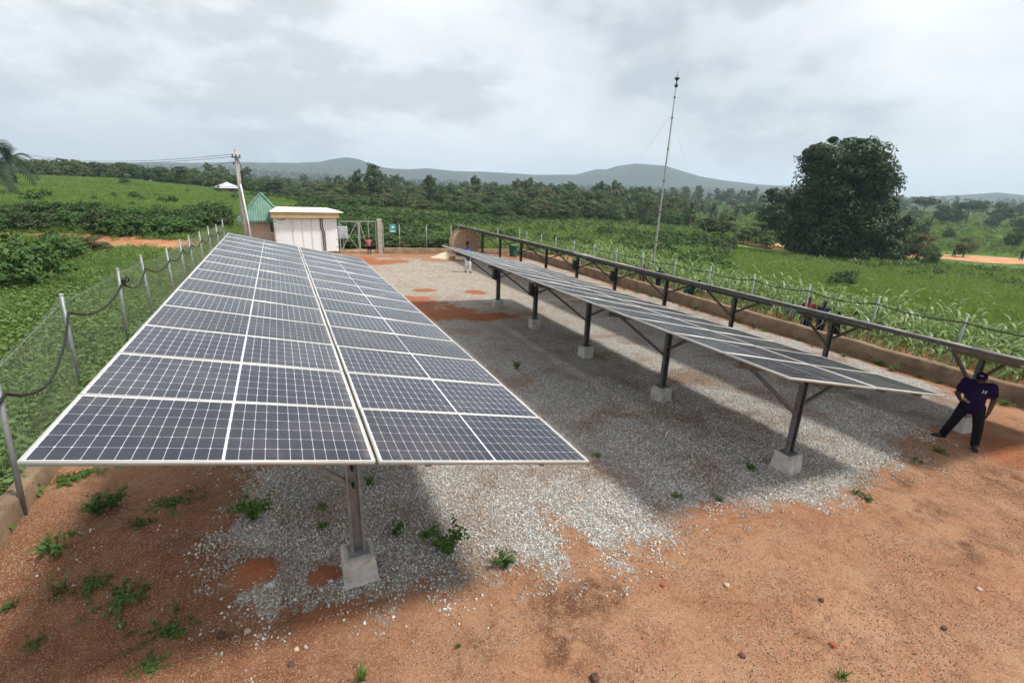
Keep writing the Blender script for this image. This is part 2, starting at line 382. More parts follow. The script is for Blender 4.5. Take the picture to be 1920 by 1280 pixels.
def yard_material():
    k = NT('yard_ground', .92, 0, .12); p = k.pos()
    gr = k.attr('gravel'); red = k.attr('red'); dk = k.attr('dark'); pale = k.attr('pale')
    nz = k.noise(p, 1.3, 4, .62, .5); nf = k.noise(p, 16, 3, .7); nm = k.noise(p, 4.5, 4, .65, .3)
    soil = k.mix(k.rng(nz, .3, .7), (.330, .148, .074), (.400, .215, .122))
    soil = k.mix(k.rng(nf, .35, .75, 0, .55), soil, (.46, .285, .175))
    soil = k.mix(k.rng(nm, .50, .72, 0, .8), soil, (.20, .078, .038))
    soil = k.mix(k.rng(k.noise(p, .55, 5, .68, .6), .48, .66, 0, .75), soil, k.mix(k.rng(nf, .35, .65), (.21, .080, .040), (.33, .150, .080)))
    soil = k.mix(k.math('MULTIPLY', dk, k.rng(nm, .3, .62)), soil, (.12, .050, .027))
    left_dark = k.attr('left_dark'); soil = k.mix(k.math('MULTIPLY', left_dark, k.rng(nm, .2, .7, .45, .95)), soil, (.165, .060, .029))
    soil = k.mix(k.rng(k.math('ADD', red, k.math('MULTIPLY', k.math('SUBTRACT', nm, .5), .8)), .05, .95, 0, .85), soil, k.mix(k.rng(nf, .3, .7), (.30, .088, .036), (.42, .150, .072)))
    # loose chips trodden into the soil
    vs = k.voro(p, 46); chip = k.math('MULTIPLY', k.math('LESS_THAN', vs.outputs['Distance'], .34), k.rng(k.noise(p, 2.2, 3, .6), .35, .75))
    cs = k.n('ShaderNodeSeparateColor'); k.l(vs.outputs['Color'], cs.inputs[0])
    chipc = k.mix(cs.outputs[0], (.20, .13, .09), (.62, .52, .40))
    soil = k.mix(k.math('MULTIPLY', k.math('MULTIPLY', chip, k.math('GREATER_THAN', cs.outputs[1], .45)), k.math('SUBTRACT', 1.0, k.math('MULTIPLY', red, .9))), soil, chipc)
    v2 = k.voro(p, 120); c2 = k.n('ShaderNodeSeparateColor'); k.l(v2.outputs['Color'], c2.inputs[0])
    soil = k.mix(k.math('MULTIPLY', k.math('GREATER_THAN', c2.outputs[0], .55), k.math('MULTIPLY', c2.outputs[1], k.math('SUBTRACT', .8, k.math('MULTIPLY', red, .6)))), soil, k.mix(k.math('GREATER_THAN', c2.outputs[2], .45), (.15, .070, .040), (.47, .315, .205)))
    # crushed stone
    vg = k.voro(p, 34); vg2 = k.voro(p, 34, 'DISTANCE_TO_EDGE')
    cg = k.n('ShaderNodeSeparateColor'); k.l(vg.outputs['Color'], cg.inputs[0])
    grav = k.mix(cg.outputs[0], (.28, .275, .265), (.72, .71, .68))
    grav = k.mix(k.math('MULTIPLY', k.math('GREATER_THAN', cg.outputs[1], .72), .7), grav, (.42, .31, .21))
    grav = k.mix(k.rng(vg2.outputs['Distance'], .0, .12, .85, 0), grav, (.12, .11, .098))
    grav = k.mix(k.math('MULTIPLY', k.rng(k.noise(p, .75, 4, .6, .4), .45, .69), .68), grav, (.24, .135, .070))
    grav = k.mix(k.math('MULTIPLY', pale, .75), grav, k.mix(k.rng(nm, .35, .65), (.34, .27, .20), (.48, .42, .34)))
    # grains at the border decide which of the two lies on top
    edge = k.math('ADD', gr, k.math('MULTIPLY', k.math('SUBTRACT', k.noise(p, 5, 5, .78), .5), 1.7))
    m = k.rng(edge, .42, .60)
    k.base(k.mix(1.0, k.mix(m, k.mix(1.0, soil, (.82, .82, .82), 'MULTIPLY'), grav), (.96, .96, .96), 'MULTIPLY'))
    hs = k.math('ADD', k.math('MULTIPLY', nf, .6), k.math('MULTIPLY', chip, .5)); hg = k.rng(vg2.outputs['Distance'], 0, .25)
    hh = k.n('ShaderNodeMix'); k.l(m, hh.inputs[0]); k.l(hs, hh.inputs[2]); k.l(hg, hh.inputs[3])
    k.bump(hh.outputs[0], .9, .014)
    return k.m
M_YARD = yard_material()

def land_material():
    k = NT('land', .95, 0, .1); p = k.pos()
    soil = k.attr('soil'); far = k.attr('wood')
    n1 = k.noise(p, .06, 4, .6, .4); n2 = k.noise(p, .9, 4, .65); n3 = k.noise(p, 7, 3, .7)
    g = k.mix(k.rng(n1, .35, .65), (.070, .135, .030), (.110, .190, .048))
    g = k.mix(k.rng(n2, .45, .75, 0, .8), g, (.050, .100, .026))
    g = k.mix(k.rng(n3, .5, .8, 0, .45), g, (.10, .13, .045))
    wv = k.voro(p, .055); ws = k.n('ShaderNodeSeparateColor'); k.l(wv.outputs['Color'], ws.inputs[0])
    wood = k.mix(ws.outputs[0], (.020, .030, .020), (.034, .048, .028))
    wood = k.mix(k.rng(k.noise(p, .006, 5, .6), .52, .68, 0, .8), wood, (.048, .064, .038))
    g = k.mix(far, g, wood)
    s = k.mix(k.rng(n2, .3, .7), (.34, .15, .075), (.46, .24, .13))
    k.base(k.mix(k.rng(k.math('ADD', soil, k.math('MULTIPLY', k.math('SUBTRACT', n2, .5), .7)), .4, .62), g, s))
    k.bump(k.math('ADD', n3, k.math('MULTIPLY', k.math('SUBTRACT', 1.0, wv.outputs['Distance']), k.math('MULTIPLY', far, 6.0))), .7, .15)
    return k.m
M_LAND = land_material()

LEAF_DARK = leafmat('leaf_dark', (.030, .064, .020), (.054, .096, .028), (.075, .100, .038), .5, .18)
LEAF_BIG = leafmat('leaf_big_tree', (.020, .046, .015), (.040, .076, .022), (.034, .060, .020), .45, .18)
LEAF_MID = leafmat('leaf_mid', (.052, .105, .028), (.090, .155, .042), (.120, .150, .055), .4, .22)
LEAF_OLIVE = leafmat('leaf_olive', (.090, .100, .042), (.125, .115, .058), (.070, .110, .034), .4, .2)
LEAF_PALM = leafmat('leaf_palm', (.022, .046, .018), (.036, .064, .025), (.03, .055, .024), .5, .12)
LEAF_GRASS = leafmat('leaf_grass', (.105, .205, .038), (.175, .285, .062), (.225, .285, .090), 0.16, .35)
LEAF_WEED = leafmat('leaf_weed', (.085, .170, .040), (.135, .235, .058), (.155, .215, .072), .9, .3)
LEAF_YARD = leafmat('leaf_yard_weed', (.075, .155, .034), (.125, .200, .048), (.060, .125, .028), 2.0, .3)
LEAF_MAIZE = leafmat('leaf_maize', (.155, .240, .080), (.260, .340, .150), (.13, .22, .07), 1.5, .3, .4)
LEAF_BUSH = leafmat('leaf_bush', (.050, .120, .028), (.080, .160, .040), (.065, .120, .036), .8, .25)

# ------------------------------------------------------------------ the land
def soil_mask(x, y):
    s = np.zeros_like(x)
    for (px, py, a, b) in [(215, 445, 2.8, 1.7), (275, 457, 4.5, 2.2), (320, 463, 3.2, 1.6), (110, 442, 2.2, 1.2), (20, 440, 1.6, 1.0)]:
        q = px_ground(px, py); s = np.maximum(s, 1-np.hypot((x-q[0])/a, (y-q[1])/b)*.55)
    # bare strip between wall and maize, and outside the gate
    s = np.maximum(s, sst(16.6, 17.2, x)*(1-sst(19.6, 22.5, x))*sst(-8, -2, y)*(1-sst(32, 37, y)))
    s = np.maximum(s, sst(-1, 4, x)*(1-sst(13, 18, x))*sst(35.0, 35.6, y)*(1-sst(38.2, 40.0, y))*.95)
    q = px_ground(1300, 382); s = np.maximum(s, .95-np.hypot((x-q[0])/34, (y-q[1])/22))
    return np.clip(s, 0, 1)
rad = np.concatenate([np.linspace(.5, 60, 130), np.geomspace(60.8, 1500, 150), np.linspace(1530, 2300, 40), np.linspace(2350, 4200, 20)])
ang = np.concatenate([np.linspace(-180, -60, 60, endpoint=False), np.linspace(-60, -26, 40, endpoint=False), np.linspace(-26, 78, 460, endpoint=False), np.linspace(78, 180, 60)])
RR, AA = np.meshgrid(rad, np.radians(ang), indexing='ij')
X, Y = RR*np.sin(AA), RR*np.cos(AA); Z = hgt(X, Y)
yardin = sst(-4.3, -3.5, X)*(1-sst(16.6, 17.2, X))*sst(-10, -9.4, Y)*(1-sst(34.6, 35.3, Y))
Z = Z-.12*yardin
nr, na_ = RR.shape
I = np.arange(nr*na_).reshape(nr, na_)
F = np.stack([I[:-1, :-1], I[1:, :-1], I[1:, 1:], I[:-1, 1:]], -1).reshape(-1, 4)[:, ::-1]
RW = np.hypot(X, Y)
woodm = sst(260, 700, RW+np.degrees(AA)*0)*1.0
me = npmesh('ground', np.stack([X.ravel(), Y.ravel(), Z.ravel()], 1), F, M_LAND, True, {'soil': soil_mask(X, Y).ravel(), 'wood': woodm.ravel()})
# close the middle of the fan
tag(link('ground', me), 'rolling green farmland rising to hazy blue hills', None, None, 'structure')

# yard: graded laterite with crushed stone
gx = np.arange(-4.6, 17.31, .09); gy = np.arange(-9.5, 35.41, .09)
X, Y = np.meshgrid(gx, gy, indexing='ij')
fr_x = [-6, -2.6, -2.3, -1.4, -.6, .5, 2.2, 3.4, 4.3, 5.1, 7.2, 8.7, 10.2, 11.2, 12.5, 18]
fr_y = [9.5, 8.2, 6.2, 5.3, 4.55, 4.25, 4.0, 3.8, 4.2, 4.25, 4.0, 3.7, 3.75, 4.35, 4.55, 4.8]
def gravel_mask(x, y):
    w = (fbm(x*.9, y*.9, 21)-.5)
    g = sst(-.75, .95, y+w*1.3-np.interp(x, fr_x, fr_y))
    g *= sst(-2.6, .5, x+w*1.8)*(1-sst(15.9+1.2*(1-sst(4, 7, y))*-1.5, 16.9, x+w*1.0))*(1-sst(29.0, 33.5, y+w*5))
    # soil washed through along the drip lines
    for x0, y0, y1, wd in ((3.05, 3, 6.2, .16), (2.75, 6.5, 18, .30)):
        d = np.abs(x+w*.5-x0); g *= 1-.62*(1-sst(wd*.4, wd*1.8, d))*sst(y0, y0+.6, y)*(1-sst(y1-1, y1, y))*sst(.35, .65, fbm(x*.6, y*.45, 41))
    return g
G_ = gravel_mask(X, Y)
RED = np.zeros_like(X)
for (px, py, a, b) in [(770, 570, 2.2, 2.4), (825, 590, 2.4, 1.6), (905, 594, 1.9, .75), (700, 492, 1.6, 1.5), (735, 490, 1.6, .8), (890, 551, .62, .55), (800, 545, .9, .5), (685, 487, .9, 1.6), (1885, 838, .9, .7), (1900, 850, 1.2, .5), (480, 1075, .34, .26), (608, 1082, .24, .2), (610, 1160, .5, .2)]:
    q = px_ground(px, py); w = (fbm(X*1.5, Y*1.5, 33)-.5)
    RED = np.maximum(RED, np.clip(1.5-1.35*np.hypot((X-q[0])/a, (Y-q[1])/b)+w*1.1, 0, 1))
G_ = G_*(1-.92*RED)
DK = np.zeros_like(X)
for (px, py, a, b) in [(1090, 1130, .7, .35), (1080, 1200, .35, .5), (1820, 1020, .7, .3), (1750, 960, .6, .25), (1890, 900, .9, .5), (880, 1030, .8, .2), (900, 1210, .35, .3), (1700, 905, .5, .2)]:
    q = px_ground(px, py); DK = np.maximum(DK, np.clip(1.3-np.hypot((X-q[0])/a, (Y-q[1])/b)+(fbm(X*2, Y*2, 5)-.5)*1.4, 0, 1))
PALE = sst(11, 24, Y)*.9
LEFT_DARK = (1-sst(-1.2, 2.2, X+(fbm(X*.6, Y*.6, 77)-.5)*3))*(1-sst(6.5, 9, Y))  # soil tint turns darker red-brown towards the front left of the yard
ZZ = -GX*(X-.5)+(fbm(X*.7, Y*.7, 4)-.5)*.05+(fbm(X*3, Y*3, 8)-.5)*.015*(1-G_)+G_*.012
for (px, py, a, h) in [(480, 1075, .20, .13), (608, 1080, .15, .08), (890, 551, .7, .12)]:
    q = px_ground(px, py); ZZ = ZZ+h*np.exp(-((X-q[0])**2+(Y-q[1])**2)/a**2)
I = np.arange(X.size).reshape(X.shape)
F = np.stack([I[:-1, :-1], I[1:, :-1], I[1:, 1:], I[:-1, 1:]], -1).reshape(-1, 4)
me = npmesh('yard', np.stack([X.ravel(), Y.ravel(), ZZ.ravel()], 1), F, M_YARD, True, {'gravel': G_.ravel(), 'red': RED.ravel(), 'dark': DK.ravel(), 'pale': PALE.ravel(), 'left_dark': LEFT_DARK.ravel()})
tag(link('yard', me), 'orange laterite yard part covered with grey crushed stone', None, None, 'structure')
def gz(x, y): return -GX*(x-.5)+.006
def YG(px, py):  # photo pixel on the yard plane
    d = px_ray(px, py); n = np.array([GX, 0, 1.0]); t = (GX*.5-n @ CAM)/(n @ d); return CAM+t*d

# dirt road far right
M_ROAD = plain('laterite_road', (.46, .24, .13), .95, 0, .18, .6, .1)
mid = []
for px, py in [(1390, 458), (1440, 461), (1500, 464), (1600, 471), (1700, 477), (1800, 483), (1920, 489), (2150, 503)]:
    mid.append(px_ground(px, py))
mid = np.array(mid); V = []; Fq = []
ts = np.linspace(0, len(mid)-1, 80)
cx = np.interp(ts, range(len(mid)), mid[:, 0]); cy = np.interp(ts, range(len(mid)), mid[:, 1])
for i in range(80):
    d = np.array([cx[min(i+1, 79)]-cx[max(i-1, 0)], cy[min(i+1, 79)]-cy[max(i-1, 0)]]); d /= np.linalg.norm(d); nrm = np.array([-d[1], d[0]])
    zc = hz(cx[i], cy[i])+.14
    for s in (-4.6, -1.5, 1.5, 4.6): V.append((cx[i]+nrm[0]*s, cy[i]+nrm[1]*s, max(zc if abs(s) < 2 else -99, hz(cx[i]+nrm[0]*s, cy[i]+nrm[1]*s)+.06)))
for i in range(79):
    for j in range(3): Fq.append((i*4+j, i*4+j+1, (i+1)*4+j+1, (i+1)*4+j))
tag(link('dirt_road', npmesh('dirt_road', V, Fq, M_ROAD, True)), 'orange laterite road crossing behind the big tree', None, None, 'structure')

# ------------------------------------------------------------------ solar arrays
PW, PD, GAPX, GAPY = 2.094, 1.038, .03, .02
def panel_meshes():
    x0, x1, y0, y1, t, dp = 0, PW, 0, PD, .011, .036
    V = []; 
    for (a, b, z) in ((0, 0, 0), (t, t, 0), (t, t, -dp), (0, 0, -dp)):
        V += [(x0+a, y0+b, z), (x1-a, y0+b, z), (x1-a, y1-b, z), (x0+a, y1-b, z)]
    Fq = []
    for L in range(4):
        M = (L+1) % 4
        for i in range(4): j = (i+1) % 4; Fq.append((L*4+i, L*4+j, M*4+j, M*4+i))
    fr = npmesh('solar_panel', V, Fq, M_FRAME)
    m = MB(); z0, z1 = -.009, -.004
    m.add([(t, t, z0), (x1-t, t, z0), (x1-t, y1-t, z0), (t, y1-t, z0), (t, t, z1), (x1-t, t, z1), (x1-t, y1-t, z1), (t, y1-t, z1)], [(4, 5, 6, 7)], 0)
    m.add(m.v[:4], [(3, 2, 1, 0)], 1)
    gl = m.mesh('glass', [M_CELL, M_BACK]); uv = gl.uv_layers.new(name='UVMap')
    for lp in gl.loops: c = gl.vertices[lp.vertex_index].co; uv.data[lp.index].uv = (c.x, c.y)
    jb = MB().box((PW/2, .10, -.024), (.11, .07, .02)).mesh('junction_box', M_DARK)
    return fr, gl, jb
ME_PF, ME_PG, ME_JB = panel_meshes()
def post_mesh(h):    # open steel channel, web towards the back
    m = MB(); w, d, t = .15, .075, .006
    m.box((0, d/2, h/2), (w, t, h)); m.box((-w/2, 0, h/2), (t, d-t-.001, h)); m.box((w/2, 0, h/2), (t, d-t-.001, h))
    m.box((-w/2+.014, -d/2+t/2, h/2), (.02, t, h)); m.box((w/2-.014, -d/2+t/2, h/2), (.02, t, h))
    m.box((0, 0, .012), (.24, .22, .016)); return m
ME_FOOT = MB().box((0, 0, .12), (.37, .37, .46), None, 0, .022, .88).mesh('footing', M_CONC)
ME_BOLT = MB().box((0, 0, 0), (.03, .085, .03)).mesh('bolt', M_DARK)
def footing_mesh(seed):
    rg = random.Random(seed); m = MB().box((0, 0, .12), (.37*rg.uniform(.92, 1.08), .37*rg.uniform(.92, 1.08), .46), None, 0, rg.uniform(.012, .035), rg.uniform(.84, .94))
    m.v = [(x+rg.uniform(-.012, .012), y+rg.uniform(-.012, .012), z+(rg.uniform(-.02, .012) if z > 0 else 0)) for x, y, z in m.v]; return m.mesh('footing', M_CONC)
FEET = [footing_mesh(i) for i in range(7)]
def array(label, x0, y0, z0, tilt, rows, py, sp, mat, boxes=(), jit=0.0):
    ct, st = math.cos(tilt), math.sin(tilt); L = rows*(PD+GAPY)-GAPY
    cx = x0+sp*ct; cy = y0+L/2; cz = gz(cx, cy)
    root = thing('solar_array', (cx, cy, cz), label, 'solar array', 'solar arrays on steel posts')
    P = lambda s, y, d=0.0: (x0+s*ct-d*st-cx, y-cy, z0-s*st-d*ct-cz)       # s down the slope, d below the glass
    for r in range(rows):
        for c in range(2):
            o = link('solar_panel', ME_PF, root, P(c*(PW+GAPX), y0+r*(PD+GAPY)+random.uniform(-.003, .003), random.uniform(-.003, .003)), (random.uniform(-.002, .002), tilt+random.uniform(-.0015, .0015), random.uniform(-.0008, .0008)))
            link('glass', ME_PG, o)
            if r < 4: link('junction_box', ME_JB, o)
    for s in (.46, 1.62, PW+GAPX+.46, PW+GAPX+1.62):
        a = P(s, y0+.10, .078)
        m = MB(); m.box((0, L/2-.10, 0), (.05, L-.2, .06))
        link('purlin', m.mesh('purlin', mat), root, a, (0, tilt, 0))
    for k, y in enumerate(py):
        top = P(sp, y, .150); x = top[0]; zt = top[2]
        m = MB().bar(P(.32, y, .158), P(3.9, y, .158), .07, .085); link('rafter', m.mesh('rafter', mat), root)
        fz = gz(cx, y)-cz
        fo = link('footing', random.choice(FEET), root, (x, y-cy+.05, fz-.01), (random.uniform(-.02, .02), random.uniform(-.02, .02), random.uniform(-.12, .12)))
        h = zt-.05-(fz+.34)
        po = link('post', post_mesh(h).mesh('post', mat), root, (x, y-cy+.05, fz+.34))
        for s2, zz in ((.75, .52), (3.3, .62)):
            a = Vector(P(s2, y+.06, .20)); b = Vector((x+(-.05 if s2 < sp else .05), y-cy+.05, fz+.34+h*zz))
            link('brace', MB().bar(b, a, .055, .05).mesh('brace', mat), root)
        for q in (.5, .62, .9): link('bolt', ME_BOLT, po, (0, -.005, h*q))
        if k in boxes:
            link('combiner_box', MB().box((-.16, .0, h*.72), (.16, .22, .42), None, 0, .012).mesh('combiner_box', M_DARK), po)
    return root
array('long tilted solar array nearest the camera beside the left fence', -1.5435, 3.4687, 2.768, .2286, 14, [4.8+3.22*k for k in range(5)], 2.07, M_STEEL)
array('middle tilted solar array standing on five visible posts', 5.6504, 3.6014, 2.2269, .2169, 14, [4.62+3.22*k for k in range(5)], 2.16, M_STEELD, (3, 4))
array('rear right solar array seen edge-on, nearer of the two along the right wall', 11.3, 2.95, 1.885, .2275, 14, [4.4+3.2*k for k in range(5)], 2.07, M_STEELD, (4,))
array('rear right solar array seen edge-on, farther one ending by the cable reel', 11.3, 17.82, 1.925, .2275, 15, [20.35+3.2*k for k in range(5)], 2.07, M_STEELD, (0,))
# ------------------------------------------------------------------ boundary walls
def wall(label, a, b, th, h, seed):
    a = np.array(a, float); b = np.array(b, float); L = np.linalg.norm(b-a); d = (b-a)/L; nrm = np.array([d[1], -d[0]])
    n = max(2, int(L/.22)); V = []; Fq = []
    for i in range(n+1):
        q = a+d*L*i/n; z0 = gz(q[0], q[1])-.15
        j = (fbm(np.array([i*.31]), np.array([seed*3.3]), seed)[0]-.5)
        hh = h+j*.07; k = j*.05
        for s, z in ((-th/2, z0), (-th/2-k, gz(*q)+hh-.03), (-th/2+.03-k, gz(*q)+hh), (th/2-.03+k, gz(*q)+hh), (th/2+k, gz(*q)+hh-.03), (th/2, z0)):
            V.append((q[0]+nrm[0]*s, q[1]+nrm[1]*s, z))
    for i in range(n):
        for j in range(5): Fq.append((i*6+j, i*6+j+1, (i+1)*6+j+1, (i+1)*6+j)[::-1])
    o = link('boundary_wall', npmesh('boundary_wall', V, Fq, M_WALL, False)); tag(o, label, 'wall', 'low walls round the yard')
    return o
wall('low stained concrete wall running along the right side of the yard', (16.85, -4), (17.05, 34.62), .30, .50, 1)
wall('low concrete wall closing the far end beside the gate', (6.45, 34.85), (17.15, 34.85), .28, .40, 2)
wall('low stained concrete wall at the bottom left edge', (-3.47, 3.0), (-3.80, 34.5), .24, .30, 3)

# ------------------------------------------------------------------ fences
ME_CAP = MB().lathe([(.033, -.03), (.036, 0), (.034, .012), (.02, .02), (.0, .022)], 10).mesh('cap', M_WIRE)
def post_tube(h, r=.032): return MB().tube([(0, 0, -.25), (0, 0, h)], r, 10).mesh('post', M_POST, True)
def fence(label, posts, hgts, leans, mesh_step, zig, wire_r, cat='fence', caps=True):
    base = posts[len(posts)//2]; root = thing('wire_fence', (base[0], base[1], gz(*base[:2])), label, cat)
    B = np.array(root.location)
    for (x, y, z), h, ln in zip(posts, hgts, leans):
        o = link('post', post_tube(h), root, (x-B[0], y-B[1], z-B[2]), (ln[1], ln[0], 0))
        if caps: link('cap', ME_CAP, o, (0, 0, h))
    V = []; Fq = []
    for i in range(len(posts)-1):
        p, q = np.array(posts[i]), np.array(posts[i+1]); L = np.linalg.norm((q-p)[:2]); n = max(1, int(L/mesh_step)); hh = min(hgts[i], hgts[i+1])-.12
        d = (q-p)/L; nv = max(2, int(hh/zig))
        for j in range(n):
            c = p+(q-p)*j/n; sag = .05*math.sin(math.pi*j/n)
            for side in (0, 1) if mesh_step < .09 else (0,):
                pass
            wob = rng.normal(0, .012, nv+1)
            for k in range(nv+1):
                z = (hh-sag)*k/nv+.03; off = (mesh_step*.22 if k % 2 else -mesh_step*.22)
                cc = c+d*(off+wob[k]); cc = np.array([cc[0]-B[0], cc[1]-B[1], c[2]+z-B[2]])
                w = wire_r
                V += [(cc[0]-d[0]*w, cc[1]-d[1]*w, cc[2]), (cc[0]+d[0]*w, cc[1]+d[1]*w, cc[2]), (cc[0]-d[1]*w*1.4, cc[1]+d[0]*w*1.4, cc[2])]
                if k:
                    o = len(V)-6
                    for m in range(3): mm = (m+1) % 3; Fq.append((o+m, o+mm, o+3+mm, o+3+m))
    me = npmesh('wire_mesh', V, Fq, M_WIRE); o = link('wire_mesh', me, root); o['kind'] = 'stuff'
    st = MB()
    for zf in (.05, .95): st.tube([(p[0]-B[0], p[1]-B[1], p[2]-B[2]+(h-.1)*zf) for p, h in zip(posts, hgts)], .0022, 4)
    o = link('strand', st.mesh('strand', M_WIRE), root); o['kind'] = 'stuff'
    return root
# left fence: feet and tops read from the photograph
LF = [((55, 965), (0, 735)), ((157, 728), (110, 541)), ((242, 630), (222, 503)), (None, (281, 483)), (None, (327, 463)), (None, (350, 450)), (None, (366, 443)), (None, (384, 432)), (None, (407, 427)), (None, (424, 417))]
posts, hg, ln = [], [], []
posts.append((-3.75, 3.9, gz(-3.75, 3.9))); hg.append(1.95); ln.append((-.03, 0))
ys = [7.45, 11.9, 14.9, 17.3, 19.7, 21.9, 23.8, 26.3, 28.3, 30.6, 33.2]; xs = [-3.40, -4.02, -3.88, -3.75, -3.55, -3.5, -3.45, -3.4, -3.25, -3.1, -3.0]
for x, y in zip(xs, ys): posts.append((x, y, gz(x, y))); hg.append(2.02+random.uniform(-.05, .05)); ln.append((random.uniform(-.02, .02)+(.05 if y < 15 else 0), random.uniform(-.02, .02)))
fence('galvanised wire mesh fence with tube posts along the left field', posts, hg, ln, .055, .11, .0014)
LP = posts; LH = hg
def sagline(name, label, pts, sag, r, cat='cable', jit=.04):
    m = MB(); path = []
    for i in range(len(pts)-1):
        a, b = Vector(pts[i]), Vector(pts[i+1]); s = sag*random.uniform(.6, 1.25)*min(1.3, (b-a).length/3)
        for k in range(9 if i < len(pts)-2 else 10):
            t = k/9; q = a.lerp(b, t); q.z -= s*4*t*(1-t); q.x += jit*math.sin(t*math.pi)*random.uniform(-.3, .3); path.append(q)
    m.tube(path, r, 7); o = link(name, m.mesh(name, M_CABLE, True)); return tag(o, label, cat)
sagline('power_cable', 'black cable sagging from post to post along the left fence', [(p[0]+l[0]*h*.8+.05, p[1]+.03, p[2]+h-.36) for p, h, l in zip(posts, hg, ln)], .36, .021)
# tie of cable at the third post
q = Vector((posts[3][0]+.14, posts[3][1]+.05, posts[3][2]+1.66))
kn = [q+Vector((.075*math.sin(t*2.1)*math.cos(t*.35)+.05*t*.22, .05*math.cos(t*3.3), .06*math.cos(t*2.1)+.014*t)) for t in np.linspace(0, 9, 46)]
tag(link('cable_knot', MB().tube(kn, .017, 6).mesh('cable_knot', M_CABLE, True)), 'bunched black cable knot tied at the third left fence post', 'cable knot')
# right fence
posts, hg, ln = [], [], []
for k in range(13):
    y = 1.0+2.32*k if k else .8; x = 17.42+random.uniform(-.05, .05)
    posts.append((x, y+.85, gz(x, y))); hg.append(1.98-.012*k+random.uniform(-.04, .04)); ln.append((random.uniform(-.01, .03), random.uniform(-.02, .02)))
for y in (31.8, 34.2): posts.append((17.4, y, gz(17.4, y))); hg.append(1.85); ln.append((0, 0))
fence('galvanised wire mesh fence behind the low right wall beside the maize', posts, hg, ln, .14, .14, .0014)
sagline('power_cable', 'black cable strung along the right fence above the maize', [(p[0]-.05+l[0]*h, p[1], p[2]+h-.22) for p, h, l in zip(posts, hg, ln)], .14, .019)
# far fence right of the gate
posts, hg, ln = [], [], []
for x in (7.65, 9.62, 11.5, 13.4, 15.3, 17.2): posts.append((x, 35.08, gz(x, 35))); hg.append(2.0); ln.append((0, 0))
fence('thin wire fence behind the far wall beside the green sign', posts, hg, ln, .16, .16, .0012)

# ------------------------------------------------------------------ gate, pillar, sign
gxs = (3.58, 4.86, 6.0); gY = 34.95
def leaf(label, xa, xb, flip):
    z0 = gz(4.8, gY)+.06; root = thing('gate_leaf', ((xa+xb)/2, gY, z0-.05), label, 'gate', 'leaves of the yard gate'); ox, oz = (xa+xb)/2, 0.0
    P = lambda x, z: (x-ox, 0, z+oz)
    H = 2.12
    for nm, a, b in (('top_rail', P(xa, H), P(xb, H)), ('bottom_rail', P(xa, .12), P(xb, .12)), ('stile', P(xa+.02, .05), P(xa+.02, H-.03)), ('stile', P(xb-.02, .05), P(xb-.02, H-.03))):
        link(nm, MB().bar(a, b, .045).mesh(nm, M_WIRE), root)
    if flip: br = [(P(xa+.05, H-.06), P(xa+.55, .16)), (P(xa+.62, .14), P(xa+.62, H-.05))]
    else: br = [(P(xa+.05, H-.1), P(xb-.05, .18)), (P(xa+.05, .18), P(xb-.08, H-.05))]
    for a, b in br: link('brace', MB().bar(a, b, .035, .03).mesh('brace', M_WIRE), root)
leaf('steel gate leaf with crossed braces beside the white cabin', gxs[0], gxs[1]-.02, False)
leaf('steel gate leaf with one slanting brace beside the concrete pillar', gxs[1]+.02, gxs[2], True)
z = gz(6.2, 34.9); o = link('gate_pillar', MB().box((0, 0, 1.15), (.30, .30, 2.42), None, 0, .015).mesh('gate_pillar', M_POLE), None, (6.22, 34.85, z)); tag(o, 'tall square concrete pillar at the right of the gate', 'pillar')
o2 = link('hinge_post', MB().tube([(.24, .02, -.0), (.24, .02, 2.1)], .03, 8).mesh('hinge_post', M_WIRE), o)
q = px_y(736, 428, 34.98); s = thing('warning_sign', (q[0], q[1], q[2]-.3), 'small teal square sign with white figure on the far fence', 'sign')
link('board', MB().box((0, 0, .3), (.44, .015, .56), None, 0, .004).mesh('board', M_TEAL), s)
pm = MB(); M90 = Euler((R(90), 0, 0)).to_matrix()
pm.lathe([(.0, 0), (.085, .0), (.085, .004), (0, .004)], 14, (0, -.009, .37), 0, M90)
for a in (45, 135, 225, 315):
    c, d = math.cos(R(a)), math.sin(R(a)); pm.bar((c*.06, -.012, .37+d*.06), (c*.2, -.012, .37+d*.19), .045, .004)
link('white_figure', pm.mesh('white_figure', M_PAPER), s)['kind'] = 'stuff'
link('caption_strip', MB().box((0, -.0105, .09), (.36, .004, .06)).mesh('caption_strip', M_PAPER), s)

# ------------------------------------------------------------------ white cabin (equipment container)
cb = thing('equipment_cabin', (1.55, 36.2, gz(1.5, 36)), 'white steel equipment cabin with cream overhanging roof beside the gate', 'cabin')
X0, X1, ZT = -1.92, 1.92, 2.22; yf = -1.2
link('wall', MB().box((0, 0, ZT/2), (X1-X0, 2.4, ZT), None, 0, .02).mesh('wall', M_WHITE), cb)
for xa, xb in ((-1.86, -.86), (-.80, -.28), (-.22, .28), (.34, .86), (.92, 1.86)):
    link('door_panel', MB().box(((xa+xb)/2, yf-.012, ZT/2), (xb-xa, .03, ZT-.1), None, 0, .008).mesh('door_panel', M_WHITE), cb)
for xr in (-.83, -.25, .31, .89):
    link('lock_rod', MB().tube([(xr, yf-.05, .1), (xr, yf-.05, ZT-.08)], .018, 8).mesh('lock_rod', M_WHITE), cb)
for zz in (.35, .85, 1.6, 2.0):
    for xr in (-1.84, 1.84): link('hinge', MB().box((xr, yf-.03, zz), (.10, .03, .05)).mesh('hinge', M_GREYBOX), cb)
rf = MB(); fx0, fx1, fy0, fy1 = -2.02, 2.05, -1.55, 1.6
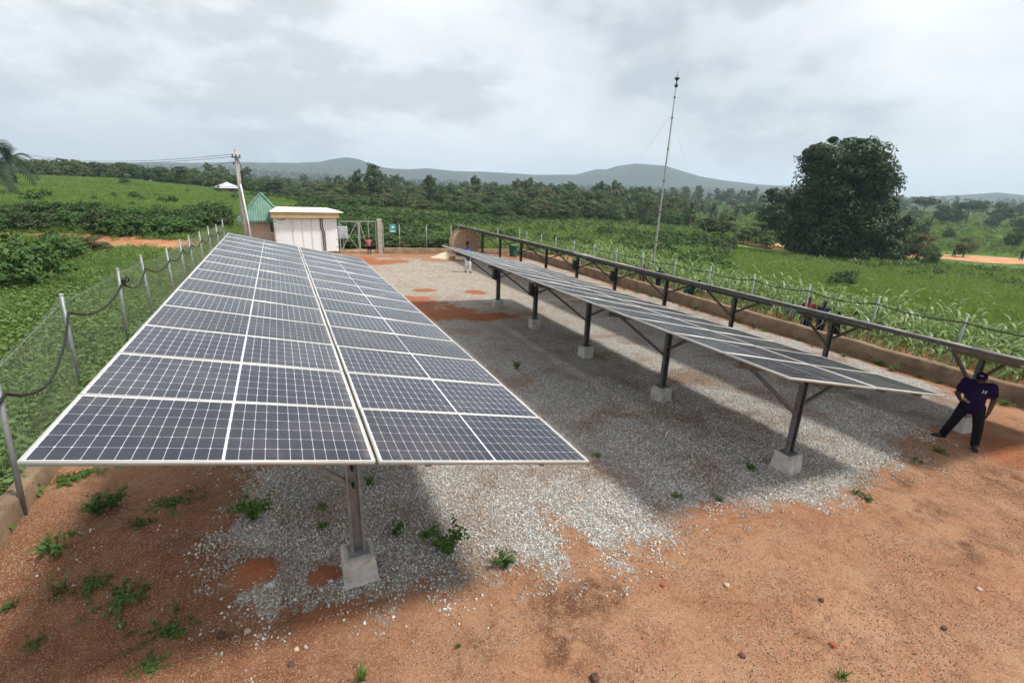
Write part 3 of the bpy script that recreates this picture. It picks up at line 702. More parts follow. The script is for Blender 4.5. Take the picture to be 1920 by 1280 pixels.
rf.add([(fx0, fy0, ZT+.02), (fx1, fy0, ZT+.02), (fx1, fy1, ZT+.02), (fx0, fy1, ZT+.02), (fx0, fy0, ZT+.40), (fx1, fy0, ZT+.36), (fx1, fy1, ZT+.36), (fx0, fy1, ZT+.40)], [(3, 2, 1, 0), (0, 1, 5, 4), (1, 2, 6, 5), (2, 3, 7, 6), (3, 0, 4, 7), (4, 5, 6, 7)], 0)
roof = link('roof_fascia', rf.mesh('roof_fascia', M_YELL), cb)
rt = MB(); rt.add([(fx0-.06, fy0-.08, ZT+.404), (fx1+.35, fy0-.08, ZT+.374), (fx1+.25, fy1+.1, ZT+.374), (fx0-.06, fy1+.1, ZT+.404), (fx0+.35, -.5, ZT+.62), (fx1-.5, -.5, ZT+.58), (fx1-.5, .9, ZT+.58), (fx0+.35, .9, ZT+.62)], [(0, 1, 5, 4), (1, 2, 6, 5), (2, 3, 7, 6), (3, 0, 4, 7), (4, 5, 6, 7), (3, 2, 1, 0)], 0)
link('roof_sheet', rt.mesh('roof_sheet', M_CREAM), roof)
for xr in (.98, 1.10): link('conduit', MB().tube([(xr-.1, yf-.06, ZT), (xr-.1, yf-.07, 1.6), (xr, yf-.07, 1.3), (xr, yf-.06, .1)], .028, 8).mesh('conduit', M_CABLE), cb)
link('cable_loop', MB().tube([(-1.9+.9*t, yf-.32, ZT+.22-.32*math.sin(math.pi*min(1, t*1.02))) for t in np.linspace(0, 1, 12)], .022, 7).mesh('cable_loop', M_CABLE), cb)
link('meter_box', MB().box((-2.03, -1.0, 1.65), (.2, .35, .6), None, 0, .015).mesh('meter_box', M_DARK), cb)
bx = thing('switch_box', (3.86, 35.5, gz(3.8, 35.4)), 'grey metal switch box hanging between cabin and gate brace', 'electrical box')
link('case', MB().box((0, 0, 1.32), (.62, .25, .82), None, 0, .015).mesh('case', M_GREYBOX), bx); link('door', MB().box((0, -.134, 1.32), (.54, .014, .74), None, 0, .005).mesh('door', M_GREYBOX), bx); link('stand', MB().box((0, .0, .42), (.08, .08, .96)).mesh('stand', M_POST), bx)

# ------------------------------------------------------------------ hut with green pyramid roof
ht = thing('guard_hut', (-1.0, 37.0, gz(-1, 37)), 'small pink hut with green pyramid tin roof behind the utility pole', 'hut')
link('wall', MB().box((0, 0, .95), (2.1, 2.1, 2.0), None, 0, .01).mesh('wall', M_PINK), ht)
ev, ez, az = 1.45, 1.93, 3.62
m = MB(); m.add([(-ev, -ev, ez), (ev, -ev, ez), (ev, ev, ez), (-ev, ev, ez), (0.05, -.25, az), (0.05, .25, az)], [(0, 1, 4), (1, 2, 5, 4), (2, 3, 5), (3, 0, 4, 5), (3, 2, 1, 0)])
rf = link('roof', m.mesh('roof', M_GROOF), ht)
for a, b in (((-ev, -ev, ez), (.05, -.25, az)), ((ev, -ev, ez), (.05, -.25, az)), ((.05, -.25, az), (.05, .25, az))): link('ridge_cap', MB().bar(Vector(a)+Vector((0, 0, .02)), Vector(b)+Vector((0, 0, .02)), .16, .03).mesh('ridge_cap', M_GROOF), rf)
link('fascia', MB().box((0, -ev-.012, ez-.05), (2*ev, .02, .12)).mesh('fascia', M_GROOF), rf)

# ------------------------------------------------------------------ utility pole and its wires
T = px_y(441, 280, 34.2); B0 = px_y(457, 440, 34.2)
up = thing('utility_pole', (B0[0]+.08, 34.2, gz(B0[0], 34.2)), 'tall weathered concrete utility pole beside the green roofed hut', 'utility pole')
lean = (T[0]-B0[0]-.08); hz_ = T[2]-up.location.z
link('shaft', MB().tube([(0, 0, -.3), (lean*.5, 0, hz_*.5), (lean, 0, hz_)], [.14, .12, .09], 10).mesh('shaft', M_POLE, True), up)
link('cross_arm', MB().box((lean*.95, -.14, hz_-.45), (.46, .07, .08)).mesh('cross_arm', M_STEELD), up)
for s_ in (-.18, .02, .2): link('insulator', MB().lathe([(.02, 0), (.05, .03), (.03, .06), (.05, .09), (.02, .13)], 8, (lean*.95+s_, -.14, hz_-.41)).mesh('insulator', M_DARK), up)
for s_ in (-.15,): link('insulator', MB().lathe([(.02, 0), (.06, .04), (.03, .08), (.06, .12), (.02, .16)], 8, (lean*.95+s_, -.14, hz_-.85)).mesh('insulator', M_DARK), up)
link('conduit', MB().tube([(.33, -.05, .3), (.24, -.12, 2.2), (.08+lean*.5, -.18, hz_*.68)], .045, 8).mesh('conduit', M_PAPER, True), up)
link('lead_cable', MB().tube([(lean*.9+.1, -.15, hz_-.5), (lean*.8+.24, -.2, hz_-1.1), (lean*.7+.2, -.2, hz_-1.7), (.1+lean*.5, -.18, hz_*.66)], .02, 6).mesh('lead_cable', M_CABLE, True), up)
A1 = px_y(437, 289, 34.0); A2 = px_y(437, 303, 34.0)
for A_, e_, lab in ((A1, px_at(50, 289, 75), 'upper overhead wire running from the pole to the palm'), (A1+np.array([0, 0, -.13]), px_at(50, 291.5, 75), 'second overhead wire just under the upper one'), (A2, px_at(275, 313, 110), 'lower overhead wire sloping away to the far trees')):
    pts = [A_+(e_-A_)*t+np.array([0, 0, -.55*4*t*(1-t)]) for t in np.linspace(0, 1, 24)]
    tag(link('overhead_wire', MB().tube(pts, .013, 5).mesh('overhead_wire', M_CABLE)), lab, 'wire', 'overhead wires')

# ------------------------------------------------------------------ radio mast behind the right wall
bx_, by_ = 17.95, 20.2; bz_ = hz(bx_, by_); rr_ = math.hypot(bx_, by_); tp = px_at(1269, 152, rr_)
ms = thing('lightning_mast', (bx_, by_, bz_), 'tall slim leaning mast with small dish tip behind the maize', 'mast')
pts = []
for t in np.linspace(0, 1, 9): pts.append(((tp[0]-bx_)*t, (tp[1]-by_)*t, -.3*(t == 0)+(tp[2]-bz_)*t))
link('tube', MB().tube(pts, [.055, .052, .05, .046, .042, .038, .033, .028, .022], 8).mesh('tube', M_MASTM, True), ms)
for t in (.25, .4, .55, .7, .84, .93):
    c = Vector((pts[-1][0]*t, pts[-1][1]*t, (tp[2]-bz_)*t)); link('clamp', MB().lathe([(.04, -.03), (.055, -.025), (.055, .025), (.04, .03)], 8, c).mesh('clamp', M_DARK), ms)
c = Vector(pts[-1]); link('air_terminal', MB().lathe([(.02, -.3), (.1, -.22), (.03, -.1), (.03, .0), (.14, .12), (.05, .15), (.012, .18), (.008, .45)], 10, c).mesh('air_terminal', M_DARK), ms)
for dx_, dy_, t in ((-4.2, 3.5, .86), (3.6, 3.0, .84), (1.5, -4.0, .84)):
    e_ = Vector((dx_, dy_, hz(bx_+dx_, by_+dy_)-bz_)); link('guy_wire', MB().tube([Vector(pts[-1])*t, e_], .0035, 4).mesh('guy_wire', M_MASTM), ms)

# ------------------------------------------------------------------ yard clutter at the far end
q = YG(882, 491); sp_ = thing('cable_reel', (q[0]+.5, 33.2, gz(q[0], 33)), 'large wooden cable reel standing on edge by the far wall', 'cable reel', None, R(-86))
Mx = Euler((0, R(90), 0)).to_matrix(); RAD = 1.0
for xx in (-.42, .42):
    fl = link('flange', MB().lathe([(.0, -.035), (RAD, -.035), (RAD, .035), (.0, .035)], 40, (xx, 0, RAD), 0, Mx).mesh('flange', M_WOOD), sp_)
    link('rim', MB().lathe([(RAD+.002, -.04), (RAD+.02, -.04), (RAD+.02, .04), (RAD+.002, .04)], 40, (xx, 0, RAD), 0, Mx).mesh('rim', M_WOODL), fl)
link('drum', MB().lathe([(.93, -.385), (.93, .385)], 36, (0, 0, RAD), 0, Mx).mesh('drum', M_WOODL), sp_)
for xx in (-.47, .47): link('hub_plate', MB().lathe([(.0, -.02), (.13, -.02), (.13, .02), (0, .02)], 14, (xx, 0, RAD), 0, Mx).mesh('hub_plate', M_DARK), sp_)
def heap(name, label, px, py, rx, ry, h, mat, cat):
    q = YG(px, py); n = 22; V = [(0, 0, h)]; Fq = []
    for i in range(1, 8):
        for j in range(n):
            a = 2*math.pi*j/n; k = i/7; ra = 1+.22*(fbm(np.array([math.cos(a)*2+px]), np.array([math.sin(a)*2+i*.2]), 5)[0]-.5)
            V.append((rx*k*ra*math.cos(a), ry*k*ra*math.sin(a), h*(1-k)**1.25*(.85+.3*random.random())-(.05 if i == 7 else 0)))
    m = MB(); m.add(V, [(0, 1+j, 1+(j+1) % n) for j in range(n)]+[(1+i*n+j, 1+(i+1)*n+j, 1+(i+1)*n+(j+1) % n, 1+i*n+(j+1) % n) for i in range(6) for j in range(n)])
    return tag(link(name, m.mesh(name, mat, True), None, (q[0], q[1], gz(q[0], q[1])+.005)), label, cat)
M_SAND = plain('pale_sand', (.58, .46, .35), .95, 0, .15, 4, .1, .02)
M_REDS = plain('red_soil', (.30, .10, .045), .95, 0, .25, 8, .1, .02)
heap('sand_heap', 'low pale sand heap in front of the far wall', 836, 483, 1.25, .8, .42, M_SAND, 'heap')
heap('sand_heap', 'small flat pale sand heap beside the cable reel', 864, 485, .8, .5, .16, M_SAND, 'heap')
q = YG(848, 488); tag(link('stone_block', MB().box((0, 0, .14), (.34, .3, .34), (0, 0, .4), 0, .03).mesh('stone_block', plain('mossy_block', (.26, .20, .10), .9)), None, (q[0], q[1], gz(q[0], q[1]))), 'small mossy block in front of the sand heap', 'block')
q = YG(953, 478); bn = thing('rubbish_bin', (q[0], 33.6, gz(q[0], 33.6)), 'green plastic bin standing by the right wall', 'bin')
link('tub', MB().lathe([(.28, 0), (.34, .75), (.36, .76), (.36, .8), (.33, .8)], 18).mesh('tub', M_GREEN), bn); link('lid', MB().lathe([(.37, .80), (.38, .83), (.36, .87), (.0, .92)], 18).mesh('lid', M_GREEN), bn)
q = YG(1425, 688); tag(link('wooden_board', MB().box((0, 0, .10), (.95, .75, .2), (0, .05, .5), 0, .01).mesh('wooden_board', M_BROWN), None, (q[0]+.1, q[1]+.2, gz(q[0], q[1]))), 'brown wooden board lying on the gravel under the middle array', 'board')
q = YG(850, 489); tag(link('timber_plank', MB().box((0, 0, .03), (1.5, .12, .05), (0, 0, .12)).mesh('timber_plank', M_BROWN), None, (q[0]-.9, q[1]-.1, gz(q[0], q[1]))), 'thin dark plank lying in front of the sand heap', 'plank')

# ------------------------------------------------------------------ far mud hut on the left field
q = px_ground(428, 362); fh = thing('farm_hut', (q[0], q[1], q[2]), 'brown mud hut with grey tin roof in the left field', 'hut', None, .3)
sc_ = math.hypot(q[0], q[1])/901
wv = 34*sc_/2
link('wall', MB().box((0, 0, 8*sc_*.5), (wv*1.75, wv*1.75, 11*sc_)).mesh('wall', M_MUD), fh)
m = MB(); e_ = wv*1.05; z0 = 7.5*sc_; m.add([(-e_, -e_, z0), (e_, -e_, z0), (e_, e_, z0), (-e_, e_, z0), (0, 0, z0+9*sc_)], [(0, 1, 4), (1, 2, 4), (2, 3, 4), (3, 0, 4), (3, 2, 1, 0)])
link('roof', m.mesh('roof', M_TIN), fh)
link('door', MB().box((.3, -wv*.885, 4*sc_), (1.0*wv*.35, .05, 7*sc_)).mesh('door', M_DARK), fh)
# ------------------------------------------------------------------ plants: leaf clouds, crowns, tufts
def leaf_cloud(name, P, N, size, mat, asp=.55, rg=rng):
    """one rhombic leaf (or leaf spray) per point, facing roughly N"""
    n = len(P); P = np.asarray(P, float)
    N = N/np.maximum(np.linalg.norm(N, axis=1, keepdims=True), 1e-6)
    T = rg.normal(size=(n, 3)); T -= N*(T*N).sum(1, keepdims=True); T /= np.maximum(np.linalg.norm(T, axis=1, keepdims=True), 1e-6)
    Bn = np.cross(N, T); s = (np.asarray(size)*rg.uniform(.65, 1.35, n))[:, None]
    V = np.stack([P-T*s*.5, P+Bn*s*asp*.5+N*s*.10, P+T*s*.5-N*s*.12, P-Bn*s*asp*.5+N*s*.10], 1).reshape(-1, 3)
    return npmesh(name, V, np.arange(4*n).reshape(n, 4), mat)
def blob_points(blobs, n, clumps=26, cr=.26, hollow=.55, rg=rng):
    vol = np.array([b[1][0]*b[1][1]*b[1][2] for b in blobs])**.7; vol /= vol.sum(); P = []; N = []
    for (c, r), w in zip(blobs, vol):
        m = max(20, int(n*w)); k = max(5, int(clumps*(w*len(blobs))**.5)); c = np.array(c, float); r = np.array(r, float)
        d = rg.normal(size=(k, 3)); d /= np.linalg.norm(d, axis=1, keepdims=True)
        cc = d*rg.uniform(hollow, 1.0, (k, 1)); wk = rg.uniform(.5, 1.4, k)
        j = rg.choice(k, m, p=wk/wk.sum()); g = rg.normal(size=(m, 3)); g *= (rg.uniform(.2, 1, (m, 1))**.5)/np.linalg.norm(g, axis=1, keepdims=True)
        q = cc[j]+g*cr*wk[j][:, None]*np.array([1.15, 1.15, .8]); P.append(c+q*r); N.append(g*1.0+q*.5+np.array([0, 0, .55])+rg.normal(size=(m, 3))*.45)
    return np.concatenate(P), np.concatenate(N)
def trunk_mesh(name, h, r, limbs, spread, top, rg=random):
    m = MB(); m.tube([(0, 0, -.3), (.04*h*rg.uniform(-1, 1), .04*h*rg.uniform(-1, 1), h*.5), (0, 0, h)], [r*1.25, r, r*.75], 8)
    for k in range(limbs):
        a = 2*math.pi*(k+rg.random()*.6)/limbs; z0 = h*rg.uniform(.75, 1.0); e_ = (math.cos(a)*spread, math.sin(a)*spread, top*rg.uniform(.75, 1.0))
        m.tube([(0, 0, z0), (e_[0]*.45, e_[1]*.45, z0+(e_[2]-z0)*.6), e_], [r*.6, r*.38, r*.12], 6)
    return m.mesh(name, M_BARK, True)
class TreeKind:
    def __init__(s, name, h, w, blobs, n, leaf, mat, trunk_h, tr, seed):
        s.name, s.h, s.w = name, h, w; rg = np.random.default_rng(seed)
        P, N = blob_points(blobs, n, 24, .30, .5, rg); s.crown = leaf_cloud('crown', P, N, leaf, mat, .6, rg)
        s.trunk = trunk_mesh('trunk', trunk_h, tr, 5, w*.27, h*.8)
        P2, N2 = blob_points(blobs, n//5, 20, .32, .5, rg); s.far = None; s._far = (P2, N2, leaf*2.1, mat, trunk_h, tr, h)
    def farmesh(s):
        if s.far is None:
            P, N, lf, mat, th, tr, h = s._far; s.far = leaf_cloud('far_'+s.name, P, N, lf, mat, .75)
        return s.far
K_ROUND = TreeKind('round', 8, 7, [((0, 0, 4.8), (3.2, 3.2, 2.9)), ((1.6, .4, 3.6), (2.0, 2.0, 1.8)), ((-1.7, -.5, 3.9), (1.9, 1.9, 1.9)), ((.2, -.2, 6.6), (1.9, 1.9, 1.4))], 3600, .42, LEAF_DARK, 3.2, .22, 1)
K_TALL = TreeKind('tall', 11, 6, [((0, 0, 7.2), (2.4, 2.4, 3.0)), ((.9, .6, 9.3), (1.8, 1.8, 1.7)), ((-1.1, -.6, 5.6), (2.0, 2.0, 2.0)), ((.8, .2, 4.0), (1.9, 1.9, 1.9))], 3600, .42, LEAF_DARK, 4.5, .24, 2)
K_MID = TreeKind('leafy', 7, 7, [((0, 0, 4.0), (3.0, 3.0, 2.4)), ((1.9, 1, 2.8), (1.9, 1.9, 1.8)), ((-1.8, .8, 2.7), (2.0, 2.0, 1.9)), ((0, -1.6, 2.4), (2.0, 2.0, 1.9)), ((.3, 0, 5.8), (1.6, 1.6, 1.2))], 3400, .44, LEAF_MID, 2.4, .2, 3)
K_OLIVE = TreeKind('olive', 7, 6.5, [((0, 0, 4.2), (2.8, 2.8, 2.5)), ((1.6, .8, 3.0), (1.8, 1.8, 1.7)), ((-1.5, .5, 2.9), (1.8, 1.8, 1.8))], 3000, .40, LEAF_OLIVE, 2.6, .2, 4)
K_UMB = TreeKind('umbrella', 7, 9, [((0, 0, 5.6), (4.0, 4.0, 1.2)), ((1.8, .6, 5.2), (2.2, 2.2, 1.0)), ((-2.0, -.5, 5.0), (2.0, 2.0, 1.0))], 2600, .42, LEAF_DARK, 4.2, .2, 5)
K_BUSH = TreeKind('bush', 2, 2.6, [((0, 0, .95), (1.1, 1.1, .85)), ((.6, .3, .7), (.8, .8, .7)), ((-.6, -.2, .75), (.8, .8, .7)), ((.1, -.5, .5), (.8, .8, .55))], 2600, .17, LEAF_BUSH, .5, .06, 6)
K_BUSH2 = TreeKind('scrub', 2, 2.4, [((0, 0, 1.0), (.9, .9, 1.0)), ((.5, .1, .6), (.8, .8, .7)), ((-.5, .2, .6), (.8, .8, .65))], 2200, .16, LEAF_DARK, .5, .06, 8)
def palm_meshes(h, seed, n=24):
    rg = random.Random(seed); V = []; Fq = []
    for k in range(n):
        a = 2*math.pi*k/n+rg.uniform(-.1, .1); el = rg.uniform(-.35, 1.15); L = rg.uniform(2.3, 3.0); pts = []
        for i in range(9):
            t = i/8; rr_ = L*t*math.cos(el)*(1-.12*t); zz = L*t*math.sin(el)-1.35*t*t*(.6+.6*math.cos(el)); pts.append(Vector((math.cos(a)*rr_, math.sin(a)*rr_, h+zz)))
        sd = Vector((-math.sin(a), math.cos(a), 0))
        for i in range(8):
            d = (pts[i+1]-pts[i])
            for f in (0, .5):
                b = pts[i]+d*f; ll = .62*math.sin(math.pi*min(.97, (i+f+.9)/9.2))**.6
                for s in (-1, 1):
                    e_ = b+sd*s*ll+d.normalized()*ll*.55+Vector((0, 0, -.28*ll)); w = d*.28; o = len(V); V += [b, b+w, e_+w*.3, e_]; Fq.append((o, o+1, o+2, o+3))
    cr = npmesh('crown', np.array([tuple(v) for v in V]), np.array(Fq), LEAF_PALM)
    m = MB(); m.tube([(0, 0, -.3), (.1, 0, h*.4), (0, .05, h*.8), (0, 0, h)], [.26, .2, .19, .24], 9); return cr, m.mesh('trunk', M_BARK, True)
PALMS = [palm_meshes(4.2, 1), palm_meshes(3.0, 2), palm_meshes(1.7, 3, 40)]
PALMH = {0: 6.0, 1: 4.6, 2: 3.0}
def tree(kind, px, r, top, wpx, label, cat='tree', group=None, base=None, nm='tree', ratio=None):
    if ratio:       # no foot in sight: the distance at which the crown's width and the height agree
        best = None
        for rr_ in np.geomspace(92, 420, 60):
            d = px_ray(px, top+18); a = math.atan2(d[0], d[1]); h_ = px_at(px, top, rr_)[2]-hz(rr_*math.sin(a), rr_*math.cos(a)); e_ = abs(math.log(max(h_, .3)/(wpx*rr_*.85/F_PX*ratio)))
            if best is None or e_ < best[0]: best = (e_, rr_)
        r = best[1]
    d = px_ray(px, top+18); a = math.atan2(d[0], d[1]); x, y = r*math.sin(a), r*math.cos(a)
    if base is not None: q = px_ground(px, base); x, y = q[0], q[1]; r = math.hypot(x, y)
    z = hz(x, y); H_ = max(.5, px_at(px, top, r)[2]-z); depth = np.dot(np.array([x, y, z])-CAM, FW); Wm = wpx*depth/F_PX
    if isinstance(kind, TreeKind): cm, tm, h0, w0 = kind.crown, kind.trunk, kind.h, kind.w
    else: cm, tm = kind; h0, w0 = PALMH[[i for i, q in enumerate(PALMS) if q is kind][0]], 5.2
    o = thing(nm, (x, y, z-.05), label, cat, group, random.uniform(0, 6.28)); o.scale = (Wm/w0, Wm/w0, H_/h0)
    link('crown', cm, o); link('trunk', tm, o); return o

# the big spreading tree by the road: lobes read off its outline
q = px_ground(1577, 487); rb = math.hypot(q[0], q[1]); dep = np.dot(q-CAM, FW); mpp = dep/F_PX
big = thing('broadleaf_tree', (q[0], q[1], q[2]), 'huge dark spreading tree standing alone in front of the dirt road', 'tree')
rvec = np.array([RT[0], RT[1], 0]); rvec /= np.linalg.norm(rvec); bl = []
for i, (px, py, a, b) in enumerate([(1545, 297, 32, 26), (1600, 290, 30, 22), (1632, 300, 24, 28), (1575, 312, 56, 32), (1542, 335, 40, 38), (1618, 335, 46, 42), (1580, 358, 72, 46), (1545, 390, 52, 44), (1620, 385, 46, 42), (1530, 430, 46, 48), (1585, 430, 62, 56), (1640, 415, 40, 40), (1510, 455, 30, 32), (1645, 448, 32, 34), (1670, 398, 22, 26), (1560, 470, 54, 26), (1615, 468, 44, 26), (1690, 418, 16, 22), (1500, 410, 20, 24)]):
    off = (px-1577-.225*(487-py))*mpp; zc = (487-py)*mpp*.99; dj = random.uniform(-2.2, 2.2); bl.append(((rvec[0]*off+dj*FW[0], rvec[1]*off+dj*FW[1], max(1.0, zc)), (a*mpp*.92, a*mpp*.95, b*mpp)))
P, N = blob_points(bl, 80000, 20, .46, .15, np.random.default_rng(11)); link('crown', leaf_cloud('crown', P, N, .40, LEAF_BIG, .6), big)
m = MB(); m.tube([(0, 0, -.4), (.2, .1, 3), (0, .2, 6), (0, 0, 9.5)], [.62, .5, .42, .25], 10)
for b in bl[:14]: m.tube([(0, 0, min(b[0][2]*.5, 6)), tuple(np.array(b[0])*.55+np.array([0, 0, b[0][2]*.2])), b[0]], [.3, .18, .06], 6)
link('trunk', m.mesh('trunk', M_BARK, True), big)

# singled-out trees
tree(K_ROUND, 1465, 88, 345, 82, 'round dark tree just left of the huge tree', nm='broadleaf_tree')
tree(K_TALL, 700, 128, 304, 44, 'tall tree rising above the wood under the left hill', nm='broadleaf_tree')
tree(K_TALL, 667, 124, 316, 30, 'slim tall tree left beside the highest tree of the wood', nm='broadleaf_tree')
tree(K_TALL, 808, 120, 327, 24, 'slender lone treetop above the middle of the wood', nm='broadleaf_tree')
tree(K_UMB, 1735, 150, 366, 50, 'flat-topped tree right behind the huge tree', nm='broadleaf_tree', ratio=.75)
tree(K_UMB, 1820, 135, 372, 56, 'umbrella-shaped dark tree on the right slope', nm='broadleaf_tree', ratio=.75)
tree(K_ROUND, 1881, 165, 377, 40, 'dark round tree near the right edge on the slope', nm='broadleaf_tree', ratio=.9)
tree(PALMS[2], 10, 92, 258, 84, 'oil palm at the left edge of the photo above the field', 'palm', nm='oil_palm')
tree(PALMS[2], -18, 74, 296, 80, 'lower palm crown under the left edge palm', 'palm', nm='oil_palm')
tree(PALMS[0], 1742, 100, 396, 34, 'palm standing on the slope right of the huge tree', 'palm', nm='oil_palm')
for i, (px, t, r, w) in enumerate([(1297, 372, 120, 32), (1335, 377, 118, 36), (1178, 362, 118, 36), (1215, 366, 112, 34), (1382, 378, 112, 34), (960, 382, 92, 26)]):
    tree(PALMS[i % 2], px, r, t, w, ['palm beside the bare orange patch', 'feathery palm right of the bare orange patch', 'palm crown in the wood left of the mast', 'palm crown in the wood close to the mast', 'palm at the edge of the slope left of the round tree', 'small palm at the front edge of the wood'][i], 'palm', nm='oil_palm')
for i, (px, t, r, w, kd) in enumerate(sorted([(1310, 345, 260, 20, K_ROUND), (1285, 347, 270, 20, K_ROUND), (1345, 352, 250, 16, K_TALL), (1365, 351, 240, 26, K_ROUND), (1390, 353, 260, 20, K_MID), (1415, 350, 280, 14, K_TALL), (1262, 349, 240, 18, K_ROUND), (1420, 375, 110, 24, K_MID), (1400, 380, 105, 28, K_ROUND), (1712, 385, 120, 24, K_MID), (1770, 382, 170, 34, K_ROUND), (1790, 384, 150, 30, K_MID), (1720, 392, 130, 18, K_MID), (1865, 395, 120, 26, K_BUSH2), (1780, 421, 85, 22, K_BUSH), (1908, 420, 85, 34, K_BUSH2), (1812, 442, 78, 36, K_OLIVE), (1915, 378, 260, 22, K_ROUND), (1690, 372, 260, 24, K_MID), (1845, 374, 300, 14, K_MID)], key=lambda q: q[0])):
    tree(kd, px, r, t, w, (order('fs')+' small tree from the left on the far right slope' if r > 200 else order('ns')+' small bushy tree from the left on the grassy right slope'), 'tree', 'far slope trees' if r > 200 else 'near slope trees', nm='small_tree', ratio=1.0)
for i, (px, t, r, w, kd) in enumerate(sorted([(1700, 420, 92, 60, K_MID), (1672, 425, 90, 50, K_ROUND), (1728, 436, 90, 52, K_OLIVE), (1500, 420, 84, 60, K_OLIVE), (1440, 430, 82, 56, K_MID), (1420, 415, 92, 50, K_OLIVE), (1360, 398, 96, 50, K_MID), (1330, 405, 92, 46, K_ROUND), (1395, 425, 84, 40, K_MID), (1690, 455, 86, 34, K_BUSH2), (1745, 455, 86, 40, K_BUSH)], key=lambda q: -q[0])):
    tree(kd, px, r, t, w, order('rs')+' shrub from the right round the huge tree', 'shrub', 'shrubs round the huge tree', nm='shrub')
# the wood across the middle: four staggered rows
fx = [560, 600, 700, 800, 900, 1000, 1100, 1200, 1300]; fb = [381, 385, 392, 398, 406, 414, 418, 420, 421]; ftop = [350, 340, 334, 344, 346, 342, 350, 355, 362]
cnt = 0
for row in range(4):
    px = 572+row*7.0
    while px < 1290:
        b = np.interp(px, fx, fb); t = np.interp(px, fx, ftop); q = px_ground(px, b); r0 = min(125, math.hypot(q[0], q[1])); k = [.52, .70, .85, .97][row]
        kd = random.choice([K_ROUND, K_MID, K_MID, K_OLIVE, K_ROUND, K_TALL] if row else [K_MID, K_ROUND, K_OLIVE, K_MID, K_BUSH])
        tree(kd, px, r0+3+row*13+random.uniform(-4, 4), b-(b-t)*k+random.uniform(-5, 6), random.uniform(34, 58)*(1 if row else .9), order('w%d' % row)+' tree from the left in '+['the front row of the wood', 'the second row of the wood', 'the third row of the wood', 'the back row of the wood'][row], 'tree', 'wood row %d' % (row+1), nm='wood_tree'); cnt += 1
        px += random.uniform(20, 30)
# hedge of trees along the left crest
lx = [40, 95, 135, 165, 205, 250, 290, 330, 375, 420, 470, 520, 560]; lt = [296, 298, 300, 303, 303, 305, 313, 314, 316, 322, 330, 338, 345]
px = 48
while px < 575:
    tree(random.choice([K_ROUND, K_MID, K_TALL]), px, random.uniform(150, 178), np.interp(px, lx, lt)+random.uniform(-4, 5), random.uniform(30, 50), order('crest')+' tree from the left along the left skyline', 'tree', 'trees along the left crest', nm='crest_tree'); px += random.uniform(15, 24)
# shrubs on the left field
for px, b, t, w, kd, lab in [(28, 545, 420, 150, K_BUSH, 'big dark green bush at the left edge of the near field'), (112, 492, 428, 86, K_BUSH, 'leafy bush by the bare patch on the left field'), (95, 475, 430, 60, K_BUSH2, 'narrow bush beside the leafy bush on the left field'), (182, 476, 438, 54, K_OLIVE, 'pale spiky bush in front of the bare orange patch'), (1576, 548, 500, 64, K_BUSH2, 'lone dark bush in the tall grass below the huge tree'), (935, 412, 382, 44, K_ROUND, 'dark bush in front of the wood'), (1215, 424, 400, 40, K_BUSH, 'dark bush left of the mast foot')]:
    tree(kd, px, 0, t, w, lab, 'bush', None, b, 'bush')
px = -10
while px < 425:
    b = np.interp(px, [0, 100, 200, 300, 420], [432, 430, 436, 441, 425]); tree(random.choice([K_BUSH, K_BUSH2]), px, 0, b-random.uniform(34, 52), random.uniform(56, 84), order('h1')+' shrub from the left, front of the dark hedge', 'shrub', 'hedge on the left field', b+random.uniform(-3, 3), 'hedge_shrub')
    tree(random.choice([K_BUSH, K_BUSH2]), px+10, 0, b-random.uniform(54, 64), random.uniform(50, 70), order('h2')+' shrub from the left, back of the dark hedge', 'shrub', 'hedge on the left field', b-random.uniform(14, 22), 'hedge_shrub'); px += random.uniform(26, 38)
px = 645
while px < 900:      # scrub outside the gate
    b = np.interp(px, [640, 900], [463, 466]); tree(random.choice([K_BUSH, K_BUSH2, K_BUSH]), px, 0, b-random.uniform(26, 40), random.uniform(50, 70), order('scrub')+' scrub bush from the left outside the far fence', 'shrub', 'scrub outside the far fence', b, 'scrub'); px += random.uniform(22, 32)

# far woodland: one mass
def in_view(n, r0, r1, a0=-24, a1=77):
    u = rng.random(n); r = np.sqrt(r0**2+(r1**2-r0**2)*u); a = np.radians(rng.uniform(a0, a1, n)); return r*np.sin(a), r*np.cos(a), r, np.degrees(a)
PX, PY, SZ = [], [], []
for n, r0, r1 in ((1500, 150, 330), (2600, 330, 800), (3600, 800, 1600)):
    x, y, r, a = in_view(n, r0, r1)
    dens = .30+.70*(1-sst(38, 52, a)); dens = np.where(r < 330, dens*sst(4, 10, a+(r > 190)*14), dens); dens = np.where((a > 43) & (r < 330), .03, dens); dens = np.where((a > 43) & (r >= 330) & (r < 900), .10, dens)
    dens *= .35+1.1*sst(.4, .6, fbm(x/130, y/130, 55)); k = rng.random(n) < dens
    PX.append(x[k]); PY.append(y[k]); SZ.append((rng.uniform(.6, 1.15, k.sum())))
PX = np.concatenate(PX); PY = np.concatenate(PY); SZ = np.concatenate(SZ); n = len(PX)
protos = [kd.farmesh() for kd in (K_ROUND, K_MID, K_TALL, K_OLIVE)]
scatter('far_woodland', np.stack([PX, PY, hgt(PX, PY)-.3], 1), SZ, np.stack([np.zeros(n), np.zeros(n), rng.uniform(0, 6.28, n)], 1), rng.choice([0, 0, 1, 1, 2, 3], n), protos, 'far woodland spreading to the foot of the hills')

